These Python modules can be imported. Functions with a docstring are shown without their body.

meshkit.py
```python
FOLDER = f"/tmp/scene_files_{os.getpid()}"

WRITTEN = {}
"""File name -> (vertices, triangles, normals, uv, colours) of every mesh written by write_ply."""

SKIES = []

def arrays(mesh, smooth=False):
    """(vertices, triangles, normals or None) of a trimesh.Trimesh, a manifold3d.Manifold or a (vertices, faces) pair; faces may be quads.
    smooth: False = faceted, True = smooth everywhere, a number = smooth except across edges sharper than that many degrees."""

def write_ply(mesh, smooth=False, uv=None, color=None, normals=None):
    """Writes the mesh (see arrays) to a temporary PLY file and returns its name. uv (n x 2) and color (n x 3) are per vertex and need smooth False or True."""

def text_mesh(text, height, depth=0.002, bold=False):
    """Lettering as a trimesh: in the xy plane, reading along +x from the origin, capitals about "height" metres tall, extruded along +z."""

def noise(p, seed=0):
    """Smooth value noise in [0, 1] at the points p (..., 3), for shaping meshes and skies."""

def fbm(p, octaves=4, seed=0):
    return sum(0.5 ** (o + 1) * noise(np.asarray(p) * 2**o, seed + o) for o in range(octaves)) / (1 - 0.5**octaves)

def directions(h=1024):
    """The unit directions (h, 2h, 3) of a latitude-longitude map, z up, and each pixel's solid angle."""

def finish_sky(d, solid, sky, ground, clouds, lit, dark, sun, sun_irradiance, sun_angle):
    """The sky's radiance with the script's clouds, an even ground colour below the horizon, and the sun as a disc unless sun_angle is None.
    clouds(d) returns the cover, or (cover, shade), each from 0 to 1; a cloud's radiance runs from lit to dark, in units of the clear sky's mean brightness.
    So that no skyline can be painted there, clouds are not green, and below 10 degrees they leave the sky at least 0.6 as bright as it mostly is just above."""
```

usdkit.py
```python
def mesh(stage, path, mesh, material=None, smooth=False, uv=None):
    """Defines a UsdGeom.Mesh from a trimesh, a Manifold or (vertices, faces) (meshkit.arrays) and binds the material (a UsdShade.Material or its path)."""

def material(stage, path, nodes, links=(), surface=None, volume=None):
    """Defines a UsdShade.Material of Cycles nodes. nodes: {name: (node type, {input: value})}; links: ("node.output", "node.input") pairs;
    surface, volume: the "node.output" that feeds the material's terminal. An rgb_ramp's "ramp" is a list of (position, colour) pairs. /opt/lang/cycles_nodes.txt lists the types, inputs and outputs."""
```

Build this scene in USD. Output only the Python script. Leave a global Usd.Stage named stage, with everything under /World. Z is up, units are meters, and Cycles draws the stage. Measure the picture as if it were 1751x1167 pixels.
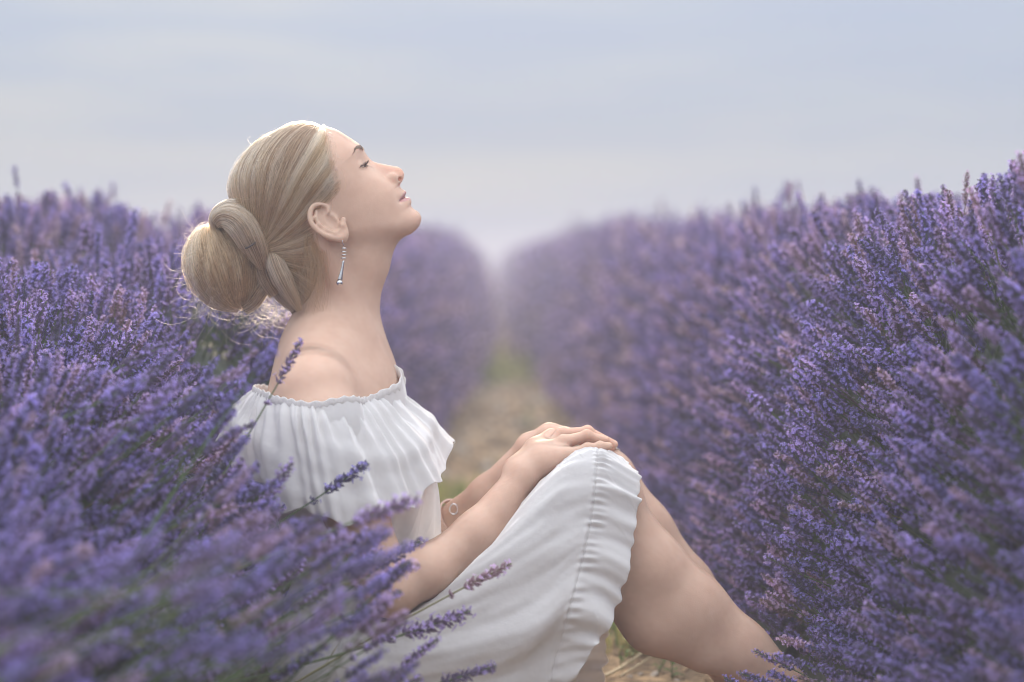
import math, random
import numpy as np
import trimesh
import usdkit
import meshkit
from scipy.ndimage import gaussian_filter
from scipy.interpolate import CubicSpline, PchipInterpolator
from pxr import Usd, UsdGeom, UsdLux, UsdShade, Gf, Sdf, Vt

# ------------------------------------------------------------------ stage, camera, sky, sun, exposure
stage = Usd.Stage.CreateInMemory()
UsdGeom.SetStageUpAxis(stage, UsdGeom.Tokens.z)
UsdGeom.SetStageMetersPerUnit(stage, 1.0)
world = UsdGeom.Xform.Define(stage, '/World')
stage.SetDefaultPrim(world.GetPrim())
UsdGeom.Scope.Define(stage, '/World/Looks')
random.seed(7)

CAM_D, CAM_Z = 3.0, 0.68           # the camera stands 3 m from the woman, at the height of her neck
HAZE_DENSITY = 0.023
PPM = 1150.0                       # photograph pixels per metre at her distance
HORIZON, MIDX = 445.0, 875.5
cam = UsdGeom.Camera.Define(stage, '/World/camera')
FOCAL = 36.0 * CAM_D / (1751 / PPM)
cam.CreateFocalLengthAttr(FOCAL)
cam.CreateHorizontalApertureAttr(36.0)
cam.CreateVerticalApertureAttr(36.0 * 682 / 1024)
cam.CreateVerticalApertureOffsetAttr(-(583.5 - HORIZON) / 1751 * 36.0)
cam.CreateFStopAttr(2.0)
cam.CreateFocusDistanceAttr(CAM_D - 0.1)
cam.CreateClippingRangeAttr(Gf.Vec2f(0.05, 5000))
cam.CreateExposureAttr(0.30)
cam.AddTranslateOp().Set(Gf.Vec3d(0, -CAM_D, CAM_Z))
cam.AddRotateXYZOp().Set(Gf.Vec3f(90, 0, 0))

SUN_EL, SUN_AZ = math.radians(21), math.radians(-1.5)      # towards the sun: behind her, to the right
sun_dir = np.array([math.sin(SUN_AZ) * math.cos(SUN_EL), math.cos(SUN_AZ) * math.cos(SUN_EL), math.sin(SUN_EL)])
dome = UsdLux.DomeLight.Define(stage, '/World/sky')
dome.GetPrim().SetCustomDataByKey('kind', 'structure')
dome.CreateIntensityAttr(1.0)
sky_mat = usdkit.material(stage, '/World/Looks/sky_air', {
    'sky': ('sky_texture', {'sky_type': 'single_scattering', 'sun_disc': False, 'sun_elevation': SUN_EL, 'sun_rotation': SUN_AZ, 'air_density': 1.0, 'aerosol_density': 1.5}),
    'tc': ('texture_coordinate', {}),
    'sep': ('separate_xyz', {}),
    'el': ('math', {'math_type': 'maximum', 'value2': 0.0}),
    'grad': ('rgb_ramp', {'ramp': [(0.0, (0.80, 0.79, 0.78)), (0.06, (0.83, 0.82, 0.81)), (0.14, (0.96, 0.945, 0.93)), (0.45, (1.55, 1.48, 1.38)), (1.0, (3.3, 3.0, 2.65))]}),
    'map': ('mapping', {'scale': (1.6, 1.6, 13.0)}),
    'noise': ('noise_texture', {'scale': 2.3, 'detail': 6.0, 'roughness': 0.55}),
    'ramp': ('rgb_ramp', {'ramp': [(0.32, (3.95, 4.75, 6.3)), (0.46, (4.25, 5.0, 6.3)), (0.55, (4.8, 5.4, 6.3)), (0.7, (5.35, 5.75, 6.25))]}),
    'cloud': ('vector_math', {'math_type': 'multiply'}),
    'mix': ('mix', {'fac': 0.975}),
    'bg': ('background_shader', {'strength': 0.1}),
}, [('tc.generated', 'map.vector'), ('tc.generated', 'sep.vector'), ('sep.z', 'el.value1'), ('el.value', 'grad.fac'),
    ('map.vector', 'noise.vector'), ('noise.fac', 'ramp.fac'), ('ramp.color', 'cloud.vector1'), ('grad.color', 'cloud.vector2'),
    ('sky.color', 'mix.color1'), ('cloud.vector', 'mix.color2'), ('mix.color', 'bg.color')], surface='bg.background')
UsdShade.MaterialBindingAPI.Apply(dome.GetPrim()).Bind(sky_mat)
sun = UsdLux.DistantLight.Define(stage, '/World/sun')
sun.CreateNormalizeAttr(True)
sun.CreateIntensityAttr(0.9)
sun.CreateAngleAttr(8.0)
sun.CreateColorAttr(Gf.Vec3f(1.0, 0.80, 0.60))
sun.AddRotateXYZOp().Set(Gf.Vec3f(90 - math.degrees(SUN_EL), 0, 180 - math.degrees(SUN_AZ)))


# ------------------------------------------------------------------ helpers
def P(px, py, y=0.0):
    """The point that stands y metres behind the woman's plane and is seen at the photograph's pixel (px, py)."""
    s = (CAM_D + y) / CAM_D
    return np.array([(px - MIDX) / PPM * s, y, CAM_Z + (HORIZON - py) / PPM * s])


names = {}


def numbered(parent, name):
    key = f'{parent}/{name}'
    k = names.get(key, 0)
    names[key] = k + 1
    return key if k == 0 else f'{key}_{k:03d}'


def tag(prim, label=None, category=None, group=None, kind=None):
    prim = prim.GetPrim() if hasattr(prim, 'GetPrim') else prim
    for k, v in (('label', label), ('category', category), ('group', group), ('kind', kind)):
        if v:
            prim.SetCustomDataByKey(k, v)
    return prim


def thing(name, label, category, loc=(0, 0, 0), group=None):
    x = UsdGeom.Xform.Define(stage, numbered('/World', name))
    x.AddTranslateOp().Set(Gf.Vec3d(*map(float, loc)))
    tag(x, label, category, group)
    x.loc = np.array(loc, float)
    return x


def obj(name, mesh, mat, parent='/World', smooth=False, origin=None):
    """One Mesh prim; origin: the parent's place, taken off vertices that are given in world metres."""
    parent = str(parent.GetPath()) if hasattr(parent, 'GetPath') else parent
    v, f, n = meshkit.arrays(mesh, smooth)
    if origin is not None:
        v = v - np.asarray(origin)
    m = UsdGeom.Mesh.Define(stage, numbered(parent, name))
    m.CreatePointsAttr(Vt.Vec3fArray.FromNumpy(v.astype(np.float32)))
    m.CreateFaceVertexCountsAttr(Vt.IntArray.FromNumpy(np.full(len(f), 3, np.int32)))
    m.CreateFaceVertexIndicesAttr(Vt.IntArray.FromNumpy(f.astype(np.int32).ravel()))
    m.CreateSubdivisionSchemeAttr('none')
    if n is not None:
        m.CreateNormalsAttr(Vt.Vec3fArray.FromNumpy(n.astype(np.float32)))
        m.SetNormalsInterpolation('vertex')
    UsdShade.MaterialBindingAPI.Apply(m.GetPrim()).Bind(mat)
    return m


def curves(name, pts, widths, mat, parent, origin=None):
    """pts: (n, k, 3) strands of k points; widths: (n, k) or (k,)."""
    parent = str(parent.GetPath()) if hasattr(parent, 'GetPath') else parent
    n, k, _ = pts.shape
    pts = pts - np.asarray(origin) if origin is not None else pts
    c = UsdGeom.BasisCurves.Define(stage, numbered(parent, name))
    c.CreateTypeAttr('linear')
    c.CreatePointsAttr(Vt.Vec3fArray.FromNumpy(pts.reshape(-1, 3).astype(np.float32)))
    c.CreateCurveVertexCountsAttr(Vt.IntArray.FromNumpy(np.full(n, k, np.int32)))
    w = np.broadcast_to(widths, (n, k)).ravel()
    c.CreateWidthsAttr(Vt.FloatArray.FromNumpy(w.astype(np.float32)))
    c.SetWidthsInterpolation('vertex')
    UsdShade.MaterialBindingAPI.Apply(c.GetPrim()).Bind(mat)
    return c


def look(name, nodes, links=(), surface=None, volume=None):
    return usdkit.material(stage, f'/World/Looks/{name}', nodes, links, surface, volume)


# ------------------------------------------------------------------ materials
def cloth_look(name, color, trans=0.35):
    return look(name, {
        'geo': ('geometry', {}), 'map': ('mapping', {'scale': (1, 1, 1)}),
        'n1': ('noise_texture', {'scale': 38.0, 'detail': 4.0}), 'n2': ('noise_texture', {'scale': 900.0, 'detail': 2.0}),
        'sum': ('math', {'math_type': 'multiply_add', 'value2': 6.0}),
        'bump': ('bump', {'strength': 0.25, 'distance': 0.002}),
        'p': ('principled_bsdf', {'base_color': color, 'roughness': 0.85, 'specular_ior_level': 0.2, 'sheen_weight': 0.15}),
        't': ('translucent_bsdf', {'color': color}), 'm': ('mix_closure', {'fac': trans}),
    }, [('geo.position', 'map.vector'), ('map.vector', 'n1.vector'), ('map.vector', 'n2.vector'), ('n1.fac', 'sum.value1'), ('n2.fac', 'sum.value3'),
        ('sum.value', 'bump.height'), ('bump.normal', 'p.normal'), ('p.BSDF', 'm.closure1'), ('t.BSDF', 'm.closure2')], surface='m.closure')


SKIN = look('skin', {
    'lip': ('attribute', {'attribute': 'lip'}), 'dark': ('attribute', {'attribute': 'dark'}),
    'geo': ('geometry', {}), 'n1': ('noise_texture', {'scale': 26.0, 'detail': 6.0, 'roughness': 0.62}), 'n2': ('noise_texture', {'scale': 520.0, 'detail': 4.0}),
    'ramp': ('rgb_ramp', {'ramp': [(0.28, (0.43, 0.272, 0.20)), (0.5, (0.465, 0.302, 0.224)), (0.72, (0.495, 0.332, 0.25))]}),
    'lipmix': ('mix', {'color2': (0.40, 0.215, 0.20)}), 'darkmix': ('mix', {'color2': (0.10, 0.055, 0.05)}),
    'bump': ('bump', {'strength': 0.22, 'distance': 0.0009}),
    'p': ('principled_bsdf', {'roughness': 0.62, 'specular_ior_level': 0.14, 'subsurface_weight': 0.25, 'subsurface_scale': 0.006, 'subsurface_radius': (1.0, 0.35, 0.2)}),
}, [('geo.position', 'n1.vector'), ('geo.position', 'n2.vector'), ('n1.fac', 'ramp.fac'), ('ramp.color', 'lipmix.color1'), ('lip.fac', 'lipmix.fac'),
    ('lipmix.color', 'darkmix.color1'), ('dark.fac', 'darkmix.fac'), ('darkmix.color', 'p.base_color'), ('n2.fac', 'bump.height'), ('bump.normal', 'p.normal')], surface='p.BSDF')
CLOTH = cloth_look('white_cotton', (0.90, 0.87, 0.85), 0.25)
def hair_look(name, lo, mid, hi):
    return look(name, {
        'hi': ('hair_info', {}),
        'ramp': ('rgb_ramp', {'ramp': [(0.0, lo), (0.5, mid), (1.0, hi)]}),
        'n': ('white_noise_texture', {'dimensions': '1D'}),
        'p': ('principled_hair_bsdf', {'model': 'Chiang', 'parametrization': 'Direct coloring', 'roughness': 0.35, 'radial_roughness': 0.6, 'coat': 0.0, 'random_roughness': 0.1}),
    }, [('hi.index', 'n.w'), ('n.value', 'ramp.fac'), ('ramp.color', 'p.color')], surface='p.BSDF')


HAIR_TONES = [hair_look('dark_blond_hair', (0.16, 0.078, 0.034), (0.215, 0.115, 0.05), (0.29, 0.165, 0.077)),
              hair_look('blond_hair', (0.33, 0.170, 0.082), (0.44, 0.25, 0.135), (0.55, 0.34, 0.195)),
              hair_look('light_blond_hair', (0.60, 0.375, 0.22), (0.70, 0.475, 0.30), (0.80, 0.60, 0.40))]
HAIR = HAIR_TONES[1]
HAIR_MASS = look('blond_hair_mass', {
    'geo': ('geometry', {}), 'n': ('noise_texture', {'scale': 160.0, 'detail': 3.0}),
    'ramp': ('rgb_ramp', {'ramp': [(0.3, (0.14, 0.078, 0.042)), (0.7, (0.26, 0.158, 0.09))]}),
    'p': ('principled_bsdf', {'roughness': 0.55, 'specular_ior_level': 0.3}),
}, [('geo.position', 'n.vector'), ('n.fac', 'ramp.fac'), ('ramp.color', 'p.base_color')], surface='p.BSDF')


def plain(name, color, rough=0.5, **kw):
    return look(name, {'p': ('principled_bsdf', {'base_color': color, 'roughness': rough, **kw})}, (), surface='p.BSDF')


LASH = plain('dark_hair', (0.05, 0.032, 0.03), 0.5)
BROW = plain('brow_hair', (0.20, 0.13, 0.09), 0.6)
PIN = plain('dark_pin', (0.05, 0.035, 0.03), 0.4)
SILVER = plain('silver', (0.72, 0.71, 0.70), 0.22, metallic=1.0)
LEATHER = plain('peach_leather', (0.60, 0.42, 0.34), 0.5)
EYEWHITE = plain('eye', (0.62, 0.60, 0.60), 0.15)


# ------------------------------------------------------------------ distance fields and their surface
def smin(a, b, k):
    h = np.maximum(k - np.abs(a - b), 0) / k
    return np.minimum(a, b) - h * h * k * 0.25


def smax(a, b, k):
    return -smin(-a, -b, k)


def cone(a, b, ra, rb):
    """A bone: distance to the hull of two spheres."""
    a, b = np.asarray(a, float), np.asarray(b, float)
    ba = b - a
    l2 = float(ba @ ba)
    f32 = a.astype(np.float32), ba.astype(np.float32)
    ra, rb = float(ra), float(rb)
    rr = ra - rb
    a2 = l2 - rr * rr
    il2 = 1.0 / l2

    def f(p):
        a_, ba_ = f32 if p.dtype == np.float32 else (a, ba)
        pa = p - a_
        y = pa @ ba_
        z = y - l2
        x2 = l2 * np.maximum(l2 * np.einsum('...i,...i->...', pa, pa) - y * y, 0)
        y2, z2 = y * y * l2, z * z * l2
        k = math.copysign(rr * rr, rr) * x2
        d = (np.sqrt(x2 * (a2 * il2)) + y * rr) * il2 - ra
        hi, lo = np.copysign(z2, z) * a2 > k, np.copysign(y2, y) * a2 < k
        d[hi] = np.sqrt(x2[hi] + z2[hi]) * il2 - rb
        d[lo] = np.sqrt(x2[lo] + y2[lo]) * il2 - ra
        return d
    f.c, f.r = (a + b) / 2, math.sqrt(l2) / 2 + max(ra, rb)
    return f


def ell(c, radii, axes=None):
    c, radii = np.asarray(c, float), np.asarray(radii, float)
    m = np.eye(3) if axes is None else np.asarray(axes, float)

    def f(p):
        q = (p - c.astype(p.dtype)) @ m.T.astype(p.dtype)
        k0 = np.sqrt(np.sum((q / radii.astype(p.dtype)) ** 2, -1))
        k1 = np.sqrt(np.sum((q / (radii ** 2).astype(p.dtype)) ** 2, -1))
        return np.where(k1 > 1e-9, k0 * (k0 - 1) / np.maximum(k1, 1e-9), -radii.min())
    f.c, f.r = c, radii.max()
    return f


def chain(pts, radii, k=0.004):
    bones = [cone(pts[i], pts[i + 1], radii[i], radii[i + 1]) for i in range(len(pts) - 1)]

    def f(p):
        d = bones[0](p)
        for b in bones[1:]:
            d = smin(d, b(p), k)
        return d
    pts = np.array(pts)
    f.c = (pts.min(0) + pts.max(0)) / 2
    f.r = np.linalg.norm(pts - f.c, axis=1).max() + max(radii)
    return f


class Field:
    """Shapes joined one after the other, each with its own blend."""

    def __init__(self):
        self.items = []

    def add(self, f, k=0.01):
        self.items.append((f, k, 1))
        return self

    def cut(self, f, k=0.003):
        self.items.append((f, k, -1))
        return self

    def __call__(self, p, c=None, r=None):
        d = np.full(p.shape[:-1], 0.5, p.dtype)
        for f, k, way in self.items:
            if c is not None and np.linalg.norm(f.c - c) > f.r + r + 0.03:
                continue
            e = f(p)
            d = smin(d, e, k) if way > 0 else smax(d, -e, k)
        return d


def axis(lo, hi, step, fine=()):
    """Grid lines from lo to hi, step apart, but finer within the (start, end, step) of FINE."""
    x, out = lo, []
    while x < hi:
        out.append(x)
        x += min([step] + [s for a, b, s in fine if a <= x <= b])
    return np.array(out)


def surface(field, xs, ys, zs, block=20):
    """The zero surface of the field on a rectilinear grid, as vertices and quads (surface nets)."""
    n = (len(xs), len(ys), len(zs))
    V = np.full(n, 0.5, np.float32)
    for i in range(0, n[0] - 1, block):
        for j in range(0, n[1] - 1, block):
            for k in range(0, n[2] - 1, block):
                sl = (slice(i, min(i + block + 1, n[0])), slice(j, min(j + block + 1, n[1])), slice(k, min(k + block + 1, n[2])))
                bx, by, bz = xs[sl[0]], ys[sl[1]], zs[sl[2]]
                c = np.array([(b[0] + b[-1]) / 2 for b in (bx, by, bz)])
                r = math.sqrt(sum((b[-1] - b[0]) ** 2 for b in (bx, by, bz))) / 2
                d0 = float(field(c[None], c, r)[0])
                if abs(d0) > r * 1.5 + 0.012:
                    V[sl] = d0
                    continue
                g = np.stack(np.meshgrid(bx, by, bz, indexing='ij'), -1).astype(np.float32)
                V[sl] = field(g, c, r)
    S = V < 0
    any_, all_ = np.zeros([m - 1 for m in n], bool), np.ones([m - 1 for m in n], bool)
    for a in (0, 1):
        for b in (0, 1):
            for c in (0, 1):
                q = S[a:n[0] - 1 + a, b:n[1] - 1 + b, c:n[2] - 1 + c]
                any_ |= q
                all_ &= q
    cells = np.argwhere(any_ & ~all_)
    index = np.full(any_.shape, -1, np.int32)
    index[tuple(cells.T)] = np.arange(len(cells))
    pos = np.stack([xs[cells[:, 0]], ys[cells[:, 1]], zs[cells[:, 2]]], -1)
    siz = np.stack([np.diff(xs)[cells[:, 0]], np.diff(ys)[cells[:, 1]], np.diff(zs)[cells[:, 2]]], -1)
    acc, cnt = np.zeros((len(cells), 3)), np.zeros(len(cells))
    corner = {(a, b, c): V[cells[:, 0] + a, cells[:, 1] + b, cells[:, 2] + c].astype(float) for a in (0, 1) for b in (0, 1) for c in (0, 1)}
    for ax in range(3):
        for u in (0, 1):
            for w in (0, 1):
                o0 = [u, w]
                o0.insert(ax, 0)
                o1 = list(o0)
                o1[ax] = 1
                v0, v1 = corner[tuple(o0)], corner[tuple(o1)]
                hit = (v0 < 0) != (v1 < 0)
                t = np.where(hit, v0 / np.where(hit, v0 - v1, 1), 0)
                e = np.tile(np.array(o0, float), (len(cells), 1))
                e[:, ax] = t
                acc += e * hit[:, None]
                cnt += hit
    verts = pos + siz * acc / cnt[:, None]
    quads = []
    for ax in range(3):
        a = [slice(0, m) for m in n]
        b = [slice(0, m) for m in n]
        a[ax], b[ax] = slice(0, n[ax] - 1), slice(1, n[ax])
        cross = S[tuple(a)] != S[tuple(b)]
        e = np.argwhere(cross)
        o = [k for k in range(3) if k != ax]
        e = e[(e[:, o[0]] > 0) & (e[:, o[1]] > 0) & (e[:, o[0]] < n[o[0]] - 1) & (e[:, o[1]] < n[o[1]] - 1)]
        inside = S[tuple(e.T)]
        q = []
        for du, dw in ((0, 0), (-1, 0), (-1, -1), (0, -1)):
            c = e.copy()
            c[:, o[0]] += du
            c[:, o[1]] += dw
            q.append(index[tuple(c.T)])
        q = np.stack(q, 1)
        flip = inside if ax != 1 else ~inside
        q[~flip] = q[~flip][:, ::-1]
        quads.append(q)
    return verts, np.vstack(quads)


def project(field, p, off=0.0, steps=5):
    """Moves points on to the surface that lies off metres outside the field's zero."""
    e = 0.0008
    for _ in range(steps):
        d = field(p) - off
        g = np.stack([field(p + np.eye(3)[i] * e) - field(p - np.eye(3)[i] * e) for i in range(3)], -1)
        g /= np.maximum(np.linalg.norm(g, axis=-1, keepdims=True), 1e-9)
        p = p - g * d[..., None]
    return p, g


# ------------------------------------------------------------------ the woman: head
EAR = P(578, 372)
C45 = np.array([0.70, 0.0, 0.714])            # where her face points: up and to the right
U45 = np.array([-0.714, 0.0, 0.70])           # from her chin to the top of her head
YY = np.array([0.0, 1.0, 0.0])


def fg(px, py, y=0.0):
    q = P(px, py, y) - EAR
    return q @ C45, q @ U45


def HP(F, G, Y):
    return EAR + np.multiply.outer(F, C45) + np.multiply.outer(G, U45) + np.multiply.outer(Y, YY)


prof = [(545, 220), (563.6, 224.5), (573.5, 229), (583.3, 236), (599.1, 245), (609, 250), (616.8, 256), (619.5, 263), (625, 270.5), (634.6, 277), (642.5, 278.6),
        (658, 281.6), (674, 284.6), (681.9, 286.4), (687.5, 290.5), (690.7, 295.7), (691, 301), (689, 308.5), (685.5, 313), (684, 317.4),
        (686.3, 323), (690.4, 326.8), (693.8, 330.2), (693.6, 334.6), (691.5, 337.7), (696, 339.3), (701.2, 342.6), (702.6, 346.9), (702.2, 352.9), (706.5, 357.8), (714.5, 363), (719.3, 368.5)]
PF = np.array([fg(*q) for q in prof])
PF = PF[np.argsort(PF[:, 1])]
keep = np.concatenate([[True], np.diff(PF[:, 1]) > 2e-4])
PF = PF[keep]
fullprof = PchipInterpolator(PF[:, 1], PF[:, 0])
g_nas, g_sub = fg(634.6, 277)[1], fg(684, 317.4)[1]
f_nas, f_sub = fg(634.6, 277)[0], fg(684, 317.4)[0]
GMIN, GMAX = PF[0, 1], PF[-1, 1]
g_men, f_men = fg(702.2, 352.9)[1], fg(702.2, 352.9)[0]
base_pts = [(g, f) for f, g in PF if g > g_nas + 0.006]
base_pts += [(g_men, f_men - 0.002), (g_men - 0.012, f_men - 0.0035), ((g_men + g_sub) / 2, (f_men + f_sub) / 2 - 0.002)]
base_pts += [(g_nas - 0.004, f_nas - 0.0035), (g_sub + 0.004, f_sub - 0.003), ((g_nas + g_sub) / 2, (f_nas + f_sub) / 2 - 0.005)]
base_pts += [(GMIN - 0.006, PF[0, 0] - 0.008), (GMIN - 0.03, PF[0, 0] - 0.02), (GMAX + 0.02, PF[-1, 0] - 0.016), (GMAX + 0.035, 0.045), (GMAX + 0.045, 0.01)]
base_pts = np.array(sorted(base_pts))
baseprof = PchipInterpolator(base_pts[:, 0], base_pts[:, 1])
halfw = PchipInterpolator([-0.13, -0.10, -0.085, -0.06, -0.035, -0.01, 0.02, 0.05, 0.08, 0.11, 0.14, 0.17],
                          [0.034, 0.040, 0.046, 0.0555, 0.062, 0.0665, 0.069, 0.0715, 0.0735, 0.071, 0.055, 0.02])
G_MOUTH = fg(691.5, 337.7)[1]
G_EYE = 0.0262


def gauss(x, s):
    return np.exp(-(x / s) ** 2)


def face(p):
    q = p - EAR
    F, G, Y = q @ C45, q @ U45, q @ YY
    a = np.abs(Y)
    Gc = np.clip(G, GMIN - 0.03, GMAX + 0.045)
    w = halfw(np.clip(G, -0.13, 0.17))
    f0 = np.maximum(baseprof(Gc), 0.008)
    nose = np.clip(fullprof(np.clip(G, GMIN, GMAX)) - f0, 0, 0.04) * ((G > g_sub - 0.0012) & (G < g_nas + 0.010))
    s = np.clip((g_nas - G) / (g_nas - g_sub), 0, 1)
    wn = 0.0082 + 0.0068 * s
    ridge = nose * np.exp(-np.abs(a / wn) ** 2.3)
    cheekside = 0.5 * nose.clip(0, 0.008) * gauss(a, 0.024) - 0.001
    low = np.where(G < g_sub - 0.0012, fullprof(np.clip(G, GMIN, GMAX)) - f0, 0) * np.where(G < GMIN, np.exp(-((GMIN - G) / 0.012) ** 2), 1)
    add = smax(ridge, cheekside, 0.004) + low * np.exp(-(a / (0.0205 + 0.004 * gauss(G - g_men + 0.022, 0.012))) ** 3)
    # mouth: the line between the lips, the corners, the groove under the nose
    inm = 1 / (1 + np.exp((a - 0.0225) / 0.0012))
    add = add - 0.0032 * gauss(G - G_MOUTH - 0.0015 * gauss(a, 0.01), 0.0015) * inm - 0.003 * gauss(G - G_MOUTH, 0.005) * gauss(a - 0.0245, 0.005)
    add = add + 0.0018 * gauss(G - G_MOUTH + 0.006, 0.005) * gauss(a, 0.016) + 0.0014 * gauss(G - G_MOUTH - 0.005, 0.004) * gauss(a, 0.017)
    add = add - 0.0012 * gauss(a, 0.004) * gauss(G - G_MOUTH - 0.015, 0.007)
    # eye sockets, brow ridge, cheekbones, smile fold
    add = add - 0.0105 * gauss(a - 0.031, 0.0145) * gauss(G - G_EYE - 0.002, 0.0105) - 0.006 * gauss(a - 0.017, 0.006) * gauss(G - G_EYE, 0.010)
    add = add + 0.0035 * gauss(a - 0.028, 0.016) * gauss(G - G_EYE - 0.0235, 0.008)
    add = add + 0.0035 * gauss(a - 0.042, 0.014) * gauss(G + 0.004, 0.014)
    add = add - 0.0009 * gauss((a - 0.021) - 0.35 * (-0.02 - G), 0.004) * gauss(G + 0.032, 0.016)
    FF = np.maximum(f0 + add, 0.004)
    Fb = np.where(F >= 0, F / FF, F / 0.075)
    ex = np.interp(G, [-0.06, 0.03], [2.1, 2.35])
    rho = ((a / w) ** ex + np.abs(Fb) ** ex) ** (1 / ex)
    d = (rho - 1) * np.minimum(w, np.where(F >= 0, FF, 0.075)) * 0.9
    # the jaw's lower edge runs from the chin to the ear
    gj = np.interp(F, [-0.06, -0.01, 0.02, 0.06, 0.075, 0.09], [-0.020, -0.046, -0.070, -0.0955, -0.1005, -0.101]) + 0.010 * np.clip((a - 0.02) / 0.04, 0, 1)
    d = smax(d, (gj - G) * 0.84, 0.017)
    return smax(d, G - 0.152, 0.04)


face.c, face.r = HP(0.02, 0.02, 0.0), 0.17
skull = ell(HP(-0.006, 0.060, 0), (0.098, 0.0745, 0.090), np.stack([C45, YY, U45]))


def head_base(p):
    return smin(face(p), skull(p), 0.02)


head_base.c, head_base.r = HP(0.0, 0.02, 0.0), 0.19

# ear: a rim along the traced outline, a thin plate, an inner fold and the tragus
ear_px = [(560 + 0.89 * (x - 560), 380 + 0.89 * (y - 380)) for x, y in [(559, 364), (560, 353), (553, 348), (543, 346.5), (534, 349), (528.6, 357), (527, 370), (532, 385), (543, 397), (557, 406), (570, 410.5), (583, 411.5), (592, 407), (594, 399), (592, 388)]]


def ear_pt(px, py, lift=0.0):
    F, G = fg(px, py, -0.078)
    return HP(F, G, -(0.0695 + lift + 0.30 * max(0.012 - F, 0)))


ear_parts = Field()
rim = [ear_pt(x, y, 0.001 + 0.004 * (2 < i < 10)) for i, (x, y) in enumerate(ear_px)]
rim_r = [0.0026, 0.003, 0.0034, 0.0036, 0.0038, 0.0040, 0.0041, 0.0040, 0.0040, 0.0044, 0.0052, 0.0062, 0.0060, 0.0052, 0.004]
rim_s = CubicSpline(np.linspace(0, 1, len(rim)), np.array(rim))(np.linspace(0, 1, 44))
ear_parts.add(chain(rim_s, np.interp(np.linspace(0, 1, 44), np.linspace(0, 1, len(rim)), rim_r) * 0.82, 0.002), 0.002)
plate_axes = np.stack([C45 * 0.94 + np.array([0, 0.30, 0]), np.array([0.0, 1.0, 0.0]) - 0.30 * C45, U45])
plate_axes /= np.linalg.norm(plate_axes, axis=1, keepdims=True)
ea = np.array([0.62, 0.0, -0.785])                                        # long axis of the ear in the picture plane
eb = np.array([0.785, 0.0, 0.62])
nrm = np.array([0.0, 1.0, 0.0]) - 0.30 * C45
nrm /= np.linalg.norm(nrm)
ea -= nrm * (ea @ nrm)
ea /= np.linalg.norm(ea)
eb = np.cross(nrm, ea)
ear_parts.add(ell(ear_pt(557, 381, -0.003), (0.031, 0.0045, 0.0185), np.stack([ea, nrm, eb])), 0.003)
ear_parts.add(chain([ear_pt(541, 362, 0.002), ear_pt(540, 373, 0.003), ear_pt(546, 385, 0.003), ear_pt(557, 394, 0.003), ear_pt(572, 400, 0.002), ear_pt(581, 396, 0.001)], [0.0024, 0.003, 0.0032, 0.0032, 0.003, 0.0025], 0.003), 0.003)
ear_parts.add(chain([ear_pt(587, 376, 0.001), ear_pt(585, 386, 0.0015), ear_pt(583, 393, 0.001)], [0.004, 0.0046, 0.0036], 0.003), 0.004)
ear_parts.add(ell(ear_pt(583, 404, 0.0), (0.011, 0.0052, 0.009), np.stack([ea, nrm, eb])), 0.004)
ear_parts.cut(ell(ear_pt(569, 379, 0.0035), (0.0125, 0.0062, 0.0075), np.stack([ea, nrm, eb])), 0.002)
ear_parts.cut(ell(ear_pt(549, 361, 0.0035), (0.0085, 0.004, 0.0042), np.stack([ea * 0.9 + eb * 0.43, nrm, eb * 0.9 - ea * 0.43])), 0.002)


def ear_near(p):
    return ear_parts(p)


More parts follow.
